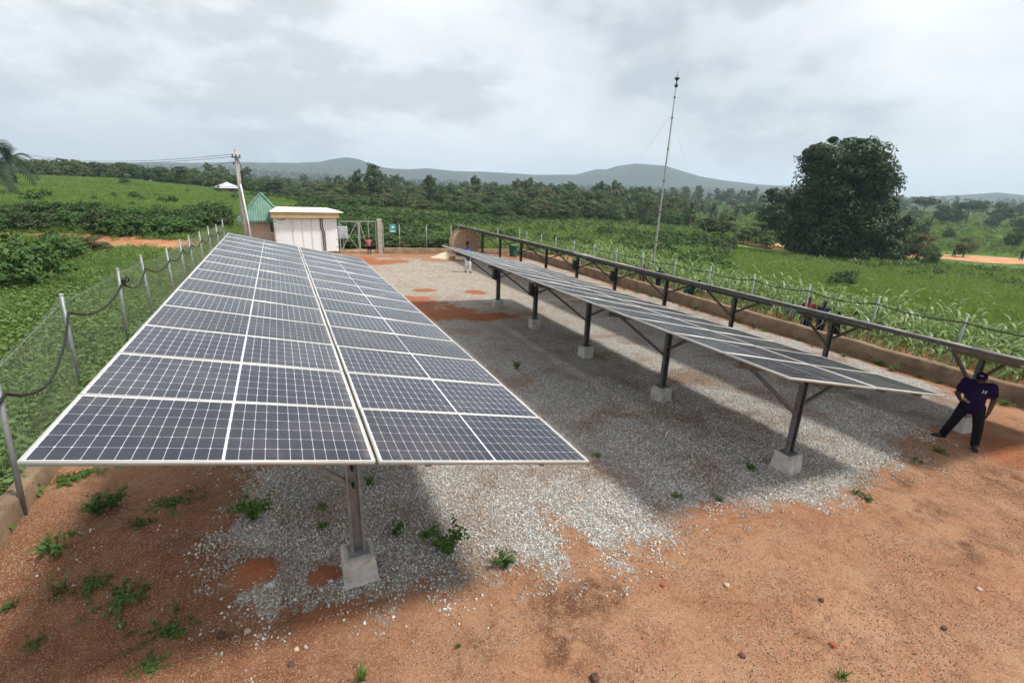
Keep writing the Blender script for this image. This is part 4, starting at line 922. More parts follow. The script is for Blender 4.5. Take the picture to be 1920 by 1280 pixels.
# ------------------------------------------------------------------ grass and weeds
def tuft(name, n, h, spread, w, mat, bend=.5, seed=0, segs=3):
    rg = np.random.default_rng(seed); V = []; Fq = []
    for k in range(n):
        a = rg.uniform(0, 6.28); r0 = spread*rg.random()**.5*.6; b = np.array([math.cos(rg.uniform(0, 6.28))*r0, math.sin(a)*r0, -.03]); d = np.array([math.cos(a), math.sin(a), 0]); sd = np.array([-d[1], d[0], 0]); hh = h*rg.uniform(.5, 1.1); bd = bend*rg.uniform(.3, 1.3); ww = w*rg.uniform(.7, 1.3); o = len(V)
        for i in range(segs+1):
            t = i/segs; c = b+d*bd*hh*t*t+np.array([0, 0, hh*t*(1-.25*bd*t)]); wd = ww*(1-t)**.7*.5+.0005; V += [c-sd*wd, c+sd*wd]
        for i in range(segs): Fq.append((o+2*i, o+2*i+1, o+2*i+3, o+2*i+2))
    return npmesh(name, np.array(V), np.array(Fq), mat)
def weed(name, n, h, r, leaf, mat, seed, flat=.6, shoots=0):
    rg = np.random.default_rng(seed); d = rg.normal(size=(n, 3)); d /= np.linalg.norm(d, axis=1, keepdims=True); rr_ = rg.random(n)**.5
    if shoots:      # leaves sit along a few straggling shoots of unequal length
        A = rg.uniform(0, 6.28, shoots); Ls = rg.uniform(.35, 1.25, shoots); j = rg.choice(shoots, n, p=Ls/Ls.sum()); t = rg.random(n)**.8; aa = A[j]+t*rg.uniform(-.8, .8, shoots)[j]
        hs = rg.uniform(.5, 1.15, shoots)[j]; P = np.stack([np.cos(aa)*r*Ls[j]*t, np.sin(aa)*r*Ls[j]*t, h*hs*np.sin(np.minimum(1.35, .25+t*1.15))*(.75 if h > .15 else .35+.3*rg.random(n))], 1)+rg.normal(0, leaf*.45, (n, 3)); P[:, 2] = np.maximum(P[:, 2], .01)
        return leaf_cloud(name, P, np.stack([np.cos(aa)*.4, np.sin(aa)*.4, np.ones(n)*flat+.5], 1)+rg.normal(size=(n, 3))*.45, leaf, mat, .55, rg)
    P = np.stack([d[:, 0]*r*rr_, d[:, 1]*r*rr_, h*(.12+.88*rg.random(n))*(1-.55*rr_**2)], 1); N = np.stack([d[:, 0]*.6, d[:, 1]*.6, np.ones(n)*flat+.3], 1)+rg.normal(size=(n, 3))*.4
    return leaf_cloud(name, P, N, leaf, mat, .6, rg)
ROADXY = np.stack([cx, cy], 1)
def ok_land(x, y):
    k = ~((x > -3.62) & (x < 17.25) & (y > -9) & (y < 35.2)); k &= soil_mask(x, y) < .42+.3*rng.random(len(x))
    dmin = np.full(len(x), 1e9)
    for c in ROADXY[::2]: dmin = np.minimum(dmin, (x-c[0])**2+(y-c[1])**2)
    return k & (dmin > 5.2**2)
def cover(name, label, n, gen, protos, s0, s1, probs=None, dens=None, nearroad=False):
    x, y = gen(n); k = ok_land(x, y)
    if dens is not None: k &= rng.random(len(x)) < dens(x, y)
    x, y = x[k], y[k]; m = len(x); sc = rng.uniform(s0, s1, m)*(.55+.5*fbm(x/3.1, y/3.1, 71)+.65*(fbm(x/8.5, y/8.5, 72)-.3))
    if nearroad: dd = np.sqrt(np.min([(x-c[0])**2+(y-c[1])**2 for c in ROADXY[::3]], axis=0)); sc = sc*np.clip((dd-4)/15, .28, 1)
    scatter(name, np.stack([x, y, hgt(x, y)-.02], 1), sc, np.stack([rng.normal(0, .08, m), rng.normal(0, .08, m), rng.uniform(0, 6.28, m)], 1), rng.choice(len(protos), m, p=probs), protos, label)
box = lambda x0, x1, y0, y1: (lambda n: (rng.uniform(x0, x1, n), rng.uniform(y0, y1, n)))
wedge = lambda r0, r1, a0, a1: (lambda n: in_view(n, r0, r1, a0, a1)[:2])
W1 = weed('w1', 26, .22, .22, .085, LEAF_WEED, 1); W2 = weed('w2', 30, .34, .26, .09, LEAF_WEED, 2); W3 = weed('w3', 34, .55, .30, .12, LEAF_WEED, 3, .3)
T1 = tuft('t1', 16, .35, .16, .016, LEAF_GRASS, .6, 1); T2 = tuft('t2', 18, .8, .25, .024, LEAF_GRASS, .5, 2); T3 = tuft('t3', 18, 1.0, .5, .05, LEAF_GRASS, .45, 3, 2); T4 = tuft('t4', 16, .9, .7, .09, LEAF_GRASS, .45, 4, 2)
W4 = weed('w4', 34, .8, .6, .26, LEAF_WEED, 5, .3); W5 = weed('w5', 30, 1.0, .8, .36, LEAF_MID, 6, .3)
cover('field_weeds', 'low leafy weeds covering the near left field', 42000, box(-19, -3.62, 5, 33), [W1, W2, T1], .7, 1.35, [.5, .3, .2], lambda x, y: (1-sst(22, 33, y)*.5)*(.45+sst(.35, .6, fbm(x/2.2, y/2.2, 91))))
cover('field_scrub', 'mixed weeds and grass on the left field', 52000, wedge(24, 62, -24, 12), [W2, W3, T1, T2], .45, .95, [.35, .2, .3, .15])
cover('far_left_grass', 'grass and crops on the far left slope', 56000, wedge(56, 165, -24, 14), [T3, W4, T4, W3], .30, .62, [.45, .15, .25, .15])
cover('right_grass', 'tall lush grass on the field right of the yard', 46000, wedge(20, 60, 14, 77), [T3, T2, W4, W3], .55, 1.05, [.5, .28, .12, .10], lambda x, y: sst(18.5, 21, x)+(y > 36), True)
cover('far_right_grass', 'grass on the far field and slope to the right', 56000, wedge(55, 190, 8, 77), [T4, W5, T3], .5, 1.0, [.6, .15, .25], None, True)
cover('slope_grass', 'pale grass on the distant right slope', 16000, wedge(180, 420, 44, 77), [T4, W5], 1.0, 1.8, [.85, .15])

BL = [K_BUSH.farmesh(), K_BUSH2.farmesh(), K_MID.farmesh()]
cover('slope_scrub', 'scattered scrub lumps on the far left slope', 170, wedge(50, 112, -24, 12), BL[:2], .30, .75, None, lambda x, y: sst(.45, .62, fbm(x/16, y/16, 61)))
cover('field_lumps', 'leafy lumps of creepers on the field beyond the yard', 1500, wedge(36, 92, 2, 50), BL[:2], .30, .75, None, lambda x, y: sst(.42, .6, fbm(x/11, y/11, 67))*((x > 26) | (y > 40)))

# ------------------------------------------------------------------ maize along the right fence
def maize_meshes(seed):
    rg = random.Random(seed); h = rg.uniform(1.05, 1.45); st = MB().tube([(0, 0, -.05), (.02, .01, h*.5), (0, .03, h)], [.016, .013, .006], 6).mesh('stalk', LEAF_MAIZE)
    V = []; Fq = []
    for k in range(11):
        z0 = h*(.12+.85*k/11); a = k*2.4+rg.uniform(-.4, .4); L = rg.uniform(.55, .85)*(1-.25*k/11); d = Vector((math.cos(a), math.sin(a), 0)); sd = Vector((-d.y, d.x, 0)); up_ = rg.uniform(.35, .75); o = len(V)
        for i in range(7):
            t = i/6; c = Vector((0, 0, z0))+d*L*(t*.85)+Vector((0, 0, L*(up_*1.5*t-1.35*t*t))); w = .032*(math.sin(math.pi*min(.96, .18+t*.82))**.6); V += [c-sd*w, c+sd*w]
        for i in range(6): Fq.append((o+2*i, o+2*i+1, o+2*i+3, o+2*i+2))
    return st, npmesh('leaves', np.array([tuple(v) for v in V]), np.array(Fq), LEAF_MAIZE, True)
MZ = [maize_meshes(s) for s in range(6)]
cnt = 0
for row in range(5):
    y = 2.0+row*.3
    while y < 30 and cnt < 298:
        x = 18.15+row*.85+random.uniform(-.15, .15); st, lv = random.choice(MZ)
        o = thing('maize_plant', (x, y, hz(x, y)), order('m%d' % row)+' maize plant from the near end, '+['row right behind the right fence', 'second row behind the right fence', 'middle row of the maize strip', 'fourth row of the maize strip', 'outermost row next to the tall grass'][row], 'maize', 'maize row %d' % (row+1), random.uniform(0, 6.28)); s = random.uniform(.95, 1.5); o.scale = (s, s, s*random.uniform(.85, 1.1)); o.rotation_euler = (random.uniform(-.08, .08), random.uniform(-.08, .08), random.uniform(0, 6.28))
        link('stalk', st, o); link('leaves', lv, o); cnt += 1; y += random.uniform(.36, .60)

# ------------------------------------------------------------------ weeds, stones in the yard
YW = [[weed('leaves', 120, .22, .20, .062, LEAF_YARD, 21+i, .6, 7) for i in range(3)], [weed('leaves', 300, .38, .19, .058, LEAF_YARD, 31+i, .3, 12) for i in range(3)], [weed('leaves', 300, .07, .36, .050, LEAF_YARD, 41+i, .6, 15) for i in range(4)], [tuft('leaves', 40, .24, .10, .012, LEAF_YARD, .7, 51+i) for i in range(2)]]
ST = MB()
for k in range(5): ST.tube([(0, 0, -.03), (.05*math.cos(k*1.3), .05*math.sin(k*1.3), .1), (.1*math.cos(k*1.3), .1*math.sin(k*1.3), .2)], .004, 4)
ME_ST = ST.mesh('stems', LEAF_YARD)
def yweed(px, py, w, kd, label, group=None):
    q = YG(px, py); depth = np.dot(q-CAM, FW); s = 1.18*w*depth/F_PX/(.42, .46, .74, .3)[kd]
    o = thing('weed', (q[0], q[1], gz(q[0], q[1])), label, 'weed', group, random.uniform(0, 6.28)); o.scale = (s, s, s)
    link('leaves', random.choice(YW[kd]), o)
    if kd < 2: link('stems', ME_ST, o)
for px, py, w, kd, lab in [(477, 978, 62, 1, 'bushy dark weed in the shade under the near array'), (184, 965, 46, 1, 'upright weed near the left wall, left of a pair'), (217, 948, 44, 1, 'upright weed near the left wall, right of a pair'), (334, 938, 76, 2, 'creeping weed patch on gravel under the near array edge'), (102, 1034, 62, 0, 'bright broad-leaved weed near the bottom left wall foot'), (112, 1108, 48, 3, 'yellowish grass clump near the left bottom corner'), (166, 1100, 80, 2, 'creeping weed on red soil right of the yellowish clump'), (222, 1128, 110, 2, 'large creeping weed patch at the lower left'), (300, 1190, 96, 2, 'long creeping weed patch below the red mounds, left'), (280, 1240, 70, 2, 'creeping weed near the bottom edge at the left'), (24, 1136, 30, 0, 'small weed at the left photo edge'), (70, 1205, 48, 2, 'flat weed near the bottom left corner'), (740, 1003, 40, 0, 'low weed just right of the nearest footing'), (800, 1008, 44, 0, 'low weed further right of the nearest footing'), (842, 1040, 64, 1, 'leafy weed at the gravel edge right of the footing'), (946, 1065, 40, 1, 'bright weed at the sunlit gravel corner'), (606, 990, 24, 0, 'tiny weed left of the nearest post, lower'), (606, 955, 24, 0, 'tiny weed left of the nearest post, upper'), (692, 905, 26, 0, 'weed behind the nearest post at the panel edge'), (1404, 878, 26, 0, 'small weed left of the nearest middle array footing'), (1344, 938, 20, 0, 'tiny weed at the gravel front left of that footing'), (1270, 934, 22, 0, 'tiny weed on the shaded gravel front'), (1122, 858, 16, 0, 'tiny weed beside the near array right corner'), (968, 692, 20, 1, 'small weed on gravel between the two arrays'), (1604, 926, 22, 3, 'grass sprig at the sunlit gravel edge'), (1626, 938, 24, 0, 'small weed beside the grass sprig'), (1714, 862, 30, 2, 'flat weed left of the man in purple'), (1756, 846, 36, 2, 'flat weed in front of the man in purple'), (678, 1274, 40, 3, 'grass sprig at the bottom photo edge'), (1578, 1270, 34, 3, 'lone grass sprig at the bottom right'), (128, 900, 60, 2, 'creeping weed along the left wall foot'), (160, 885, 60, 2, 'creeping weed just under the array left corner'), (262, 986, 50, 2, 'thin creeping weed on the shaded soil'), (860, 1215, 14, 0, 'tiny seedling on the open soil'), (1520, 700, 22, 1, 'weed at the foot of the right wall near the middle'), (1720, 700, 46, 3, 'bright grass clump at the right wall foot')]:
    yweed(px, py, w, kd, lab)
for k in range(26):
    x, y = 16.55+random.uniform(-.25, .1), 5.0+k*.62+random.uniform(-.2, .2); o = thing('weed', (x, y, gz(x, y)), order('ww')+' weed from the near end along the right wall foot', 'weed', 'weeds at the right wall foot', random.uniform(0, 6)); s = random.uniform(.5, 1.1); o.scale = (s, s, s); link('leaves', random.choice(YW[random.choice([0, 1, 3])]), o)
def stone_mesh(name, seed, mat):
    rg = np.random.default_rng(seed); m = MB(); n = 7
    prof = [(.0, -.42), (.38, -.3), (.52, .02), (.36, .3), (.0, .4)]; V = []
    for i, (r_, z_) in enumerate(prof):
        for j in range(n): a = 2*math.pi*j/n; k = rg.uniform(.75, 1.25); V.append((r_*math.cos(a)*k, r_*math.sin(a)*k*.8, z_*rg.uniform(.8, 1.15)*.8))
    m.add(V, [(i*n+j, i*n+(j+1) % n, (i+1)*n+(j+1) % n, (i+1)*n+j) for i in range(4) for j in range(n)]); return m.mesh(name, mat)
def stonemat(name, a, b, c):
    k = NT(name, .88, 0, .2); r_ = k.rand(); col = k.mix(k.rng(r_, 0, 1, 0, 1, False), a, b); col = k.mix(k.math('GREATER_THAN', k.math('FRACT', k.math('MULTIPLY', r_, 7.31)), .78), col, c)
    col = k.mix(k.math('MULTIPLY', k.rng(k.noise(k.pos(), .75, 4, .6, .4), .45, .69), .55), col, (.21, .125, .070)); k.base(col); return k.m
M_ST = stonemat('crushed_stone', (.24, .235, .225), (.74, .73, .70), (.38, .28, .19)); M_ST2 = stonemat('soil_chips', (.27, .165, .10), (.45, .365, .27), (.10, .055, .033))
SM = [stone_mesh('s%d' % i, i, M_ST) for i in range(5)]; SM2 = [stone_mesh('c%d' % i, 20+i, M_ST2) for i in range(4)]
def stones(name, n, x0, x1, y0, y1, f, s0, s1, protos, label):
    x = rng.uniform(x0, x1, n); y = rng.uniform(y0, y1, n); g = gravel_mask(x, y); ix = np.clip(((x-gx[0])/.09).astype(int), 0, len(gx)-1); iy = np.clip(((y-gy[0])/.09).astype(int), 0, len(gy)-1)
    k = rng.random(n) < f(g, RED[ix, iy], x, y); x, y, ix, iy = x[k], y[k], ix[k], iy[k]; m = len(x); s = rng.uniform(s0, s1, m)*rng.uniform(.6, 1.2, m)
    scatter(name, np.stack([x, y, ZZ[ix, iy]+s*.18], 1), np.stack([s, s, s*.8], 1), rng.uniform(0, 6.28, (m, 3)), rng.integers(0, len(protos), m), protos, label)
stones('crushed_stone', 150000, -2.9, 12.5, 3.4, 9.5, lambda g, r_, x, y: sst(.12, .75, g+(fbm(x*5, y*5, 3)-.5)*1.0)*(1-r_)*(1-.6*sst(6, 9.5, y))*.95, .016, .036, SM, 'loose grey crushed stone spread under the arrays')
stones('soil_chips', 230000, -3.6, 14, 1.2, 9, lambda g, r_, x, y: (1-sst(.3, .7, g))*(1-sst(5.6, 6.2, y+(x < -.5)*-3))*(.14+.85*sst(.42, .66, fbm(x*1.1, y*1.1, 14))), .006, .017, SM2, 'small brown stone chips scattered over the bare soil')
M_ROCK = plain('dark_rock', (.10, .06, .045), .85, 0, .3, 10, .2, .01); M_ROCK2 = plain('pale_rock', (.45, .33, .24), .85, 0, .3, 10, .2, .01); M_BRICK = plain('red_stone', (.34, .09, .05), .85, 0, .3, 10)
RKM = {id(m): [stone_mesh('stone', 40+i, m) for i in range(3)] for m in (M_ROCK, M_ROCK2, M_BRICK)}
for px, py, w, mt, lab in [(415, 1192, 20, M_ROCK, 'dark angular stone left below the near array'), (547, 1247, 16, M_ROCK, 'dark stone at the bottom, left of centre'), (556, 1218, 12, M_ROCK2, 'pale stone on soil below the mounds'), (465, 1184, 14, M_ROCK2, 'pale flat stone near the dark angular one'), (1050, 1027, 10, M_BRICK, 'reddish stone on the sunlit gravel'), (1055, 1056, 9, M_BRICK, 'reddish stone at the gravel front'), (1392, 1230, 14, M_ROCK, 'black stone on the open soil, bottom centre'), (1362, 1098, 14, M_ROCK2, 'brown clod on the open soil'), (1540, 1126, 12, M_ROCK, 'dark stone on open soil right of centre'), (1562, 1210, 16, M_BRICK, 'reddish clod on the open soil, lower right'), (1770, 1178, 12, M_ROCK, 'dark stone near the lower right corner'), (1115, 1272, 20, M_ROCK, 'grey stone at the bottom edge'), (1835, 1105, 12, M_ROCK2, 'pale clod at the right on the soil'), (1242, 1098, 10, M_BRICK, 'small red clod on open soil')]:
    q = YG(px, py); depth = np.dot(q-CAM, FW); s = w*depth/F_PX; o = link('stone', random.choice(RKM[id(mt)]), None, (q[0], q[1], gz(q[0], q[1])+s*.12), (0, 0, random.uniform(0, 6)), (s, s, s*.8)); tag(o, lab, 'stone')
# ------------------------------------------------------------------ people
def capsule(m, a, b, ra, rb, n=12):
    a, b = Vector(a), Vector(b); d = b-a; L = d.length
    M = (d.to_track_quat('Z', 'Y') if L > 1e-5 else Euler((0, 0, 0)).to_quaternion()).to_matrix(); prof = []
    for i in range(5): t = math.pi/2*(1-i/4); prof.append((max(ra*math.cos(t), 1e-5), -ra*math.sin(t)))
    for i in range(5): t = math.pi/2*i/4; prof.append((max(rb*math.cos(t), 1e-5), L+rb*math.sin(t)))
    V = []; Fq = []
    for r_, z_ in prof:
        for j in range(n): q = 2*math.pi*j/n; V.append(M @ Vector((r_*math.cos(q), r_*math.sin(q), z_))+a)
    for i in range(len(prof)-1):
        for j in range(n): k = (j+1) % n; Fq.append((i*n+j, i*n+k, (i+1)*n+k, (i+1)*n+j))
    Fq += [tuple(range(n-1, -1, -1)), tuple(range((len(prof)-1)*n, len(prof)*n))]; m.add(V, Fq)
def ell(m, c, r, rot=(0, 0, 0), n=16):
    M = Euler(rot).to_matrix(); V = []; Fq = []; L = 10
    for i in range(L+1):
        t = math.pi*(i/L)
        for j in range(n): q = 2*math.pi*j/n; V.append(M @ Vector((r[0]*max(math.sin(t), 1e-4)*math.cos(q), r[1]*max(math.sin(t), 1e-4)*math.sin(q), -r[2]*math.cos(t)))+Vector(c))
    for i in range(L):
        for j in range(n): k = (j+1) % n; Fq.append((i*n+j, i*n+k, (i+1)*n+k, (i+1)*n+j))
    Fq += [tuple(range(n-1, -1, -1)), tuple(range(L*n, (L+1)*n))]; m.add(V, Fq)
def fused(name, m, voxel, mat, smooth=4):
    """melt the overlapping shapes into one continuous skin"""
    o = link('tmp', m.mesh('tmp', mat)); md = o.modifiers.new('r', 'REMESH'); md.mode = 'VOXEL'; md.voxel_size = voxel; md.use_smooth_shade = True
    sm = o.modifiers.new('s', 'SMOOTH'); sm.iterations = smooth; sm.factor = .5
    bpy.context.view_layer.update(); dg = bpy.context.evaluated_depsgraph_get(); me = bpy.data.meshes.new_from_object(o.evaluated_get(dg)); me.name = name
    me.materials.clear(); me.materials.append(mat); tm = o.data; bpy.data.objects.remove(o); bpy.data.meshes.remove(tm); return me
def lerp(a, b, t): return tuple(x+(y-x)*t for x, y in zip(a, b))
def hand(m, w, d, out, r=.0085, curl=.5):
    """palm and five fingers; d along the hand, out = palm side"""
    w, d, out = Vector(w), Vector(d).normalized(), Vector(out).normalized(); s = d.cross(out).normalized()
    for k in (-1.2, -.4, .4, 1.2): capsule(m, w+s*k*.012, w+d*.085+s*k*.018, .016, .012, 8)
    for k, L in ((-1.5, .062), (-.5, .078), (.5, .084), (1.5, .074)):
        b = w+d*.088+s*k*.0185; k1 = b+(d*(1-curl*.35)+out*curl*.6).normalized()*L*.5; k2 = k1+(d*(1-curl)+out*curl*1.3).normalized()*L*.5; capsule(m, b, k1, r, r*.92, 8); capsule(m, k1, k2, r*.92, r*.75, 8)
    b = w+d*.03+s*.028; k1 = b+(s*.8+d*.6+out*.3).normalized()*.038; k2 = k1+(d*.9+out*.5+s*.1).normalized()*.034; capsule(m, b, k1, .012, .010, 8); capsule(m, k1, k2, .010, .008, 8)
def cloth(name, c, r_=.85): return plain(name, c, r_, 0, .18, 14, .15, .004)
M_SKIN = plain('dark_skin', (.060, .032, .020), .55, 0, .12, 10, .35)
M_BLACK = cloth('black_cloth', (.010, .010, .013)); M_PURP = cloth('purple_cloth', (.013, .005, .042)); M_SHOE = plain('dark_shoe', (.016, .016, .018), .5)
def person(label, loc, face, H_, J, shirt, trousers, sleeve=.55, hat=None, shoes=M_SHOE, leg_end=1.0, voxel=.014, fingers=False, skirt=False, hair=True, group=None, trou_len=.97):
    """J: joints in a 1.0-high figure looking along -y (x to the viewer's right)"""
    s = H_; P = {k: tuple(c*s for c in v) for k, v in J.items()}
    b = MB(); hd = Vector(P['head']); nk = Vector(P['neck']); k = s/1.7
    ell(b, hd, (.075*k, .092*k, .112*k), J.get('htilt', (0, 0, 0)) if False else (P.get('tilt', (0, 0, 0))[0]/s if 'tilt' in P else 0, 0, 0)); fwd = Vector((0, -1, 0))
    ell(b, hd+Vector((0, -.022*k, -.055*k)), (.056*k, .066*k, .062*k)); capsule(b, hd+Vector((0, -.086*k, .012*k)), hd+Vector((0, -.104*k, -.018*k)), .010*k, .015*k, 8)
    for q in (-1, 1): ell(b, hd+Vector((q*.077*k, .008*k, -.008*k)), (.012*k, .022*k, .032*k)); ell(b, hd+Vector((q*.030*k, -.078*k, .014*k)), (.014*k, .012*k, .010*k))
    ell(b, hd+Vector((0, -.083*k, -.052*k)), (.026*k, .012*k, .009*k))
    capsule(b, nk, hd+Vector((0, .01*k, -.07*k)), .058*k, .052*k)
    pel, ch = Vector(P['pelvis']), Vector(P['chest']); capsule(b, pel, ch, .10*k, .105*k); capsule(b, ch, nk, .085*k, .055*k)
    tr = MB(); sh = MB()
    for q in ('l', 'r'):
        so, el_, wr = P['sh_'+q], P['el_'+q], P['wr_'+q]; hp, kn, an, to = P['hip_'+q], P['kn_'+q], P['an_'+q], P['toe_'+q]
        capsule(b, ch, so, .07*k, .055*k); capsule(b, so, el_, .056*k, .048*k); capsule(b, el_, wr, .048*k, .032*k)
        d = Vector(P.get('hd_'+q, tuple(np.array(wr)+(np.array(wr)-np.array(el_))*.3)))-Vector(wr)
        if fingers: hand(b, wr, d, P.get('pl_'+q, (0, -1, -.2)), .0095*k)
        else: hand(b, wr, d, (0, -1, -.2), .010*k, .4)
        capsule(b, hp, kn, .080*k, .056*k); capsule(b, kn, an, .054*k, .038*k); capsule(b, an, to, .042*k, .032*k)
        capsule(tr, pel, hp, .150*k, .112*k); capsule(tr, hp, kn, .112*k, .088*k)
        e_ = lerp(kn, an, trou_len) if leg_end >= 1 else lerp(hp, kn, leg_end)
        if leg_end >= 1: capsule(tr, kn, e_, .088*k, .076*k)
        capsule(sh, so, lerp(so, el_, sleeve*1.0) if sleeve <= 1 else el_, .084*k, .080*k)
        if sleeve > 1: capsule(sh, el_, lerp(el_, wr, sleeve-1), .064*k, .052*k)
        capsule(sh, ch, so, .135*k, .086*k)
    ell(sh, lerp(P['chest'], P['pelvis'], .15), (.215*k, .155*k, .22*k)); capsule(sh, lerp(P['chest'], P['pelvis'], .2), lerp(P['chest'], P['pelvis'], 1.10), .172*k, .180*k); capsule(sh, ch, lerp(P['chest'], P['neck'], .80), .15*k, .085*k)
    body = link('person', fused('person', b, min(voxel, .0062) if fingers else voxel, M_SKIN, 3), None, loc, (0, 0, face)); tag(body, label, 'person', group)
    link('shirt', fused('shirt', sh, voxel, shirt), body)
    if skirt:
        sk = MB(); sk.lathe([(.15*k, P['pelvis'][2]+.06*s), (.18*k, P['pelvis'][2]-.05*s), (.25*k, P['kn_l'][2]+.02*s), (.24*k, P['kn_l'][2]+.02*s), (.14*k, P['pelvis'][2]+.05*s)], 18, (pel.x, pel.y, 0)); link('skirt', sk.mesh('skirt', trousers, True), body)
    else: link('trousers', fused('trousers', tr, voxel, trousers), body)
    for q in ('l', 'r'):
        f = MB(); an, to = Vector(P['an_'+q]), Vector(P['toe_'+q]); h_ = Vector((an.x, an.y, 0)); g = Vector((to.x, to.y, 0)); dd = (g-h_).normalized()
        capsule(f, h_-dd*.035*k+Vector((0, 0, .048*k)), g+Vector((0, 0, .038*k)), .046*k, .038*k); capsule(f, an, h_+Vector((0, 0, .05*k)), .05*k, .047*k)
        f.box((h_+g)/2+Vector((0, 0, .009*k)), (.085*k, (g-h_).length+.13*k, .018*k), Euler((0, 0, math.atan2(dd.y, dd.x)-math.pi/2)))
        link('shoe', fused('shoe', f, .012, shoes, 2), body)
    if hat:
        c = MB(); ell(c, hd+Vector((0, .004*k, .035*k)), (.092*k, .106*k, .092*k)); cap = link('cap', fused('cap', c, .010, hat), body)
        v = MB(); pts = []
        for i in range(9):
            a = math.pi*(.12+.76*i/8); pts.append((math.cos(a), -math.sin(a)))
        V = [(hd.x+x*.078*k, hd.y-.03*k+y*.06*k, hd.z+.045*k) for x, y in pts]+[(hd.x+x*.082*k, hd.y-.03*k+y*.155*k, hd.z+.012*k) for x, y in pts]
        V += [(x, y, z-.008*k) for x, y, z in V]; n = 9; Fq = [(i, i+1, n+i+1, n+i) for i in range(8)]+[(2*n+i, 3*n+i, 3*n+i+1, 2*n+i+1) for i in range(8)]+[(n+i, n+i+1, 3*n+i+1, 3*n+i) for i in range(8)]
        v.add(V, Fq); link('visor', v.mesh('visor', hat, True), cap)
    elif hair:
        c = MB(); ell(c, hd+Vector((0, .018*k, .028*k)), (.084*k, .092*k, .098*k)); link('hair', fused('hair', c, .012, M_BLACK), body)
    return body, P, k
STAND = dict(head=(0, -.01, .935), neck=(0, 0, .845), chest=(0, 0, .74), pelvis=(0, 0, .53), sh_l=(.115, 0, .80), sh_r=(-.115, 0, .80), el_l=(.15, .01, .63), el_r=(-.15, .01, .63), wr_l=(.155, -.03, .485), wr_r=(-.155, -.03, .485), hip_l=(.05, 0, .51), hip_r=(-.05, 0, .51), kn_l=(.055, -.01, .28), kn_r=(-.055, -.01, .28), an_l=(.055, 0, .045), an_r=(-.055, 0, .045), toe_l=(.065, -.10, .022), toe_r=(-.065, -.10, .022))
def to_cam(x, y, off=0.0): return math.atan2(-x, y)*-1+math.pi*0+off if False else math.atan2(-x/math.hypot(x, y), y/math.hypot(x, y))*1.0+off
# man in purple: bowed head, legs apart, one forearm raised with a phone
q = YG(1799, 831); px0, py0 = q[0], q[1]
JM = dict(STAND); JM.update(head=(-.005, -.085, .890), neck=(-.01, -.025, .835), chest=(-.005, -.005, .735), pelvis=(0, 0, .525), sh_l=(.112, .0, .790), sh_r=(-.120, .0, .795), el_l=(.158, .03, .625), el_r=(-.165, -.01, .625), wr_l=(.150, -.03, .470), wr_r=(-.12, -.125, .585), hd_l=(.142, -.05, .39), hd_r=(-.04, -.17, .59), hip_l=(.06, 0, .505), hip_r=(-.06, 0, .505), kn_l=(.105, -.03, .28), kn_r=(-.110, .02, .285), an_l=(.130, -.02, .045), an_r=(-.175, .05, .045), toe_l=(.150, -.12, .022), toe_r=(-.250, .00, .022), pl_l=(-1, -.2, 0), pl_r=(0, .2, 1))
man, P, k = person('man in purple cap and polo shirt standing at the right, looking down at a phone', (px0, py0, gz(px0, py0)), to_cam(px0, py0), 1.68, JM, M_PURP, M_BLACK, .62, M_PURP, M_SHOE, 1.0, .012, True)
lm = MB(); cx_, cz_ = P['chest'][0]+.105, P['chest'][2]+.01; yy = -.190
for a, b in (((cx_-.024, cz_-.034), (cx_-.018, cz_+.034)), ((cx_+.020, cz_-.034), (cx_+.026, cz_+.034)), ((cx_-.020, cz_), (cx_+.022, cz_))): lm.bar((a[0], yy, a[1]), (b[0], yy, b[1]), .010, .010)
for n_, (a, b) in zip('abc', (((cx_-.024, cz_-.034), (cx_-.018, cz_+.034)), ((cx_+.020, cz_-.034), (cx_+.026, cz_+.034)), ((cx_-.020, cz_), (cx_+.022, cz_)))): pass
lo = link('letter_h', lm.mesh('letter_h', M_PAPER), man); lo['label'] = 'white letter H printed on the chest'; lo['kind'] = 'stuff'
hd = P['head']; link('cap_print', MB().box((hd[0]-.01, hd[1]-.097, hd[2]+.075), (.055, .01, .016), (.5, 0, 0)).mesh('cap_print', plain('grey_print', (.4, .38, .5), .7)), man)
ph = link('phone', MB().box((0, 0, 0), (.072, .15, .009), None, 0, .003).mesh('phone', plain('tan_phone', (.42, .28, .13), .4)), None)
Mh = Matrix.Rotation(to_cam(px0, py0), 4, 'Z'); wr = Vector(P['wr_r'])+(Vector(P['hd_r'])-Vector(P['wr_r'])).normalized()*.10+Vector((0, 0, .030)); wl = Mh @ wr
ph.location = (px0+wl.x, py0+wl.y, gz(px0, py0)+wl.z); ph.rotation_euler = (.35, .1, to_cam(px0, py0)+.9); tag(ph, 'tan phone held in the hand of the man in purple', 'phone')
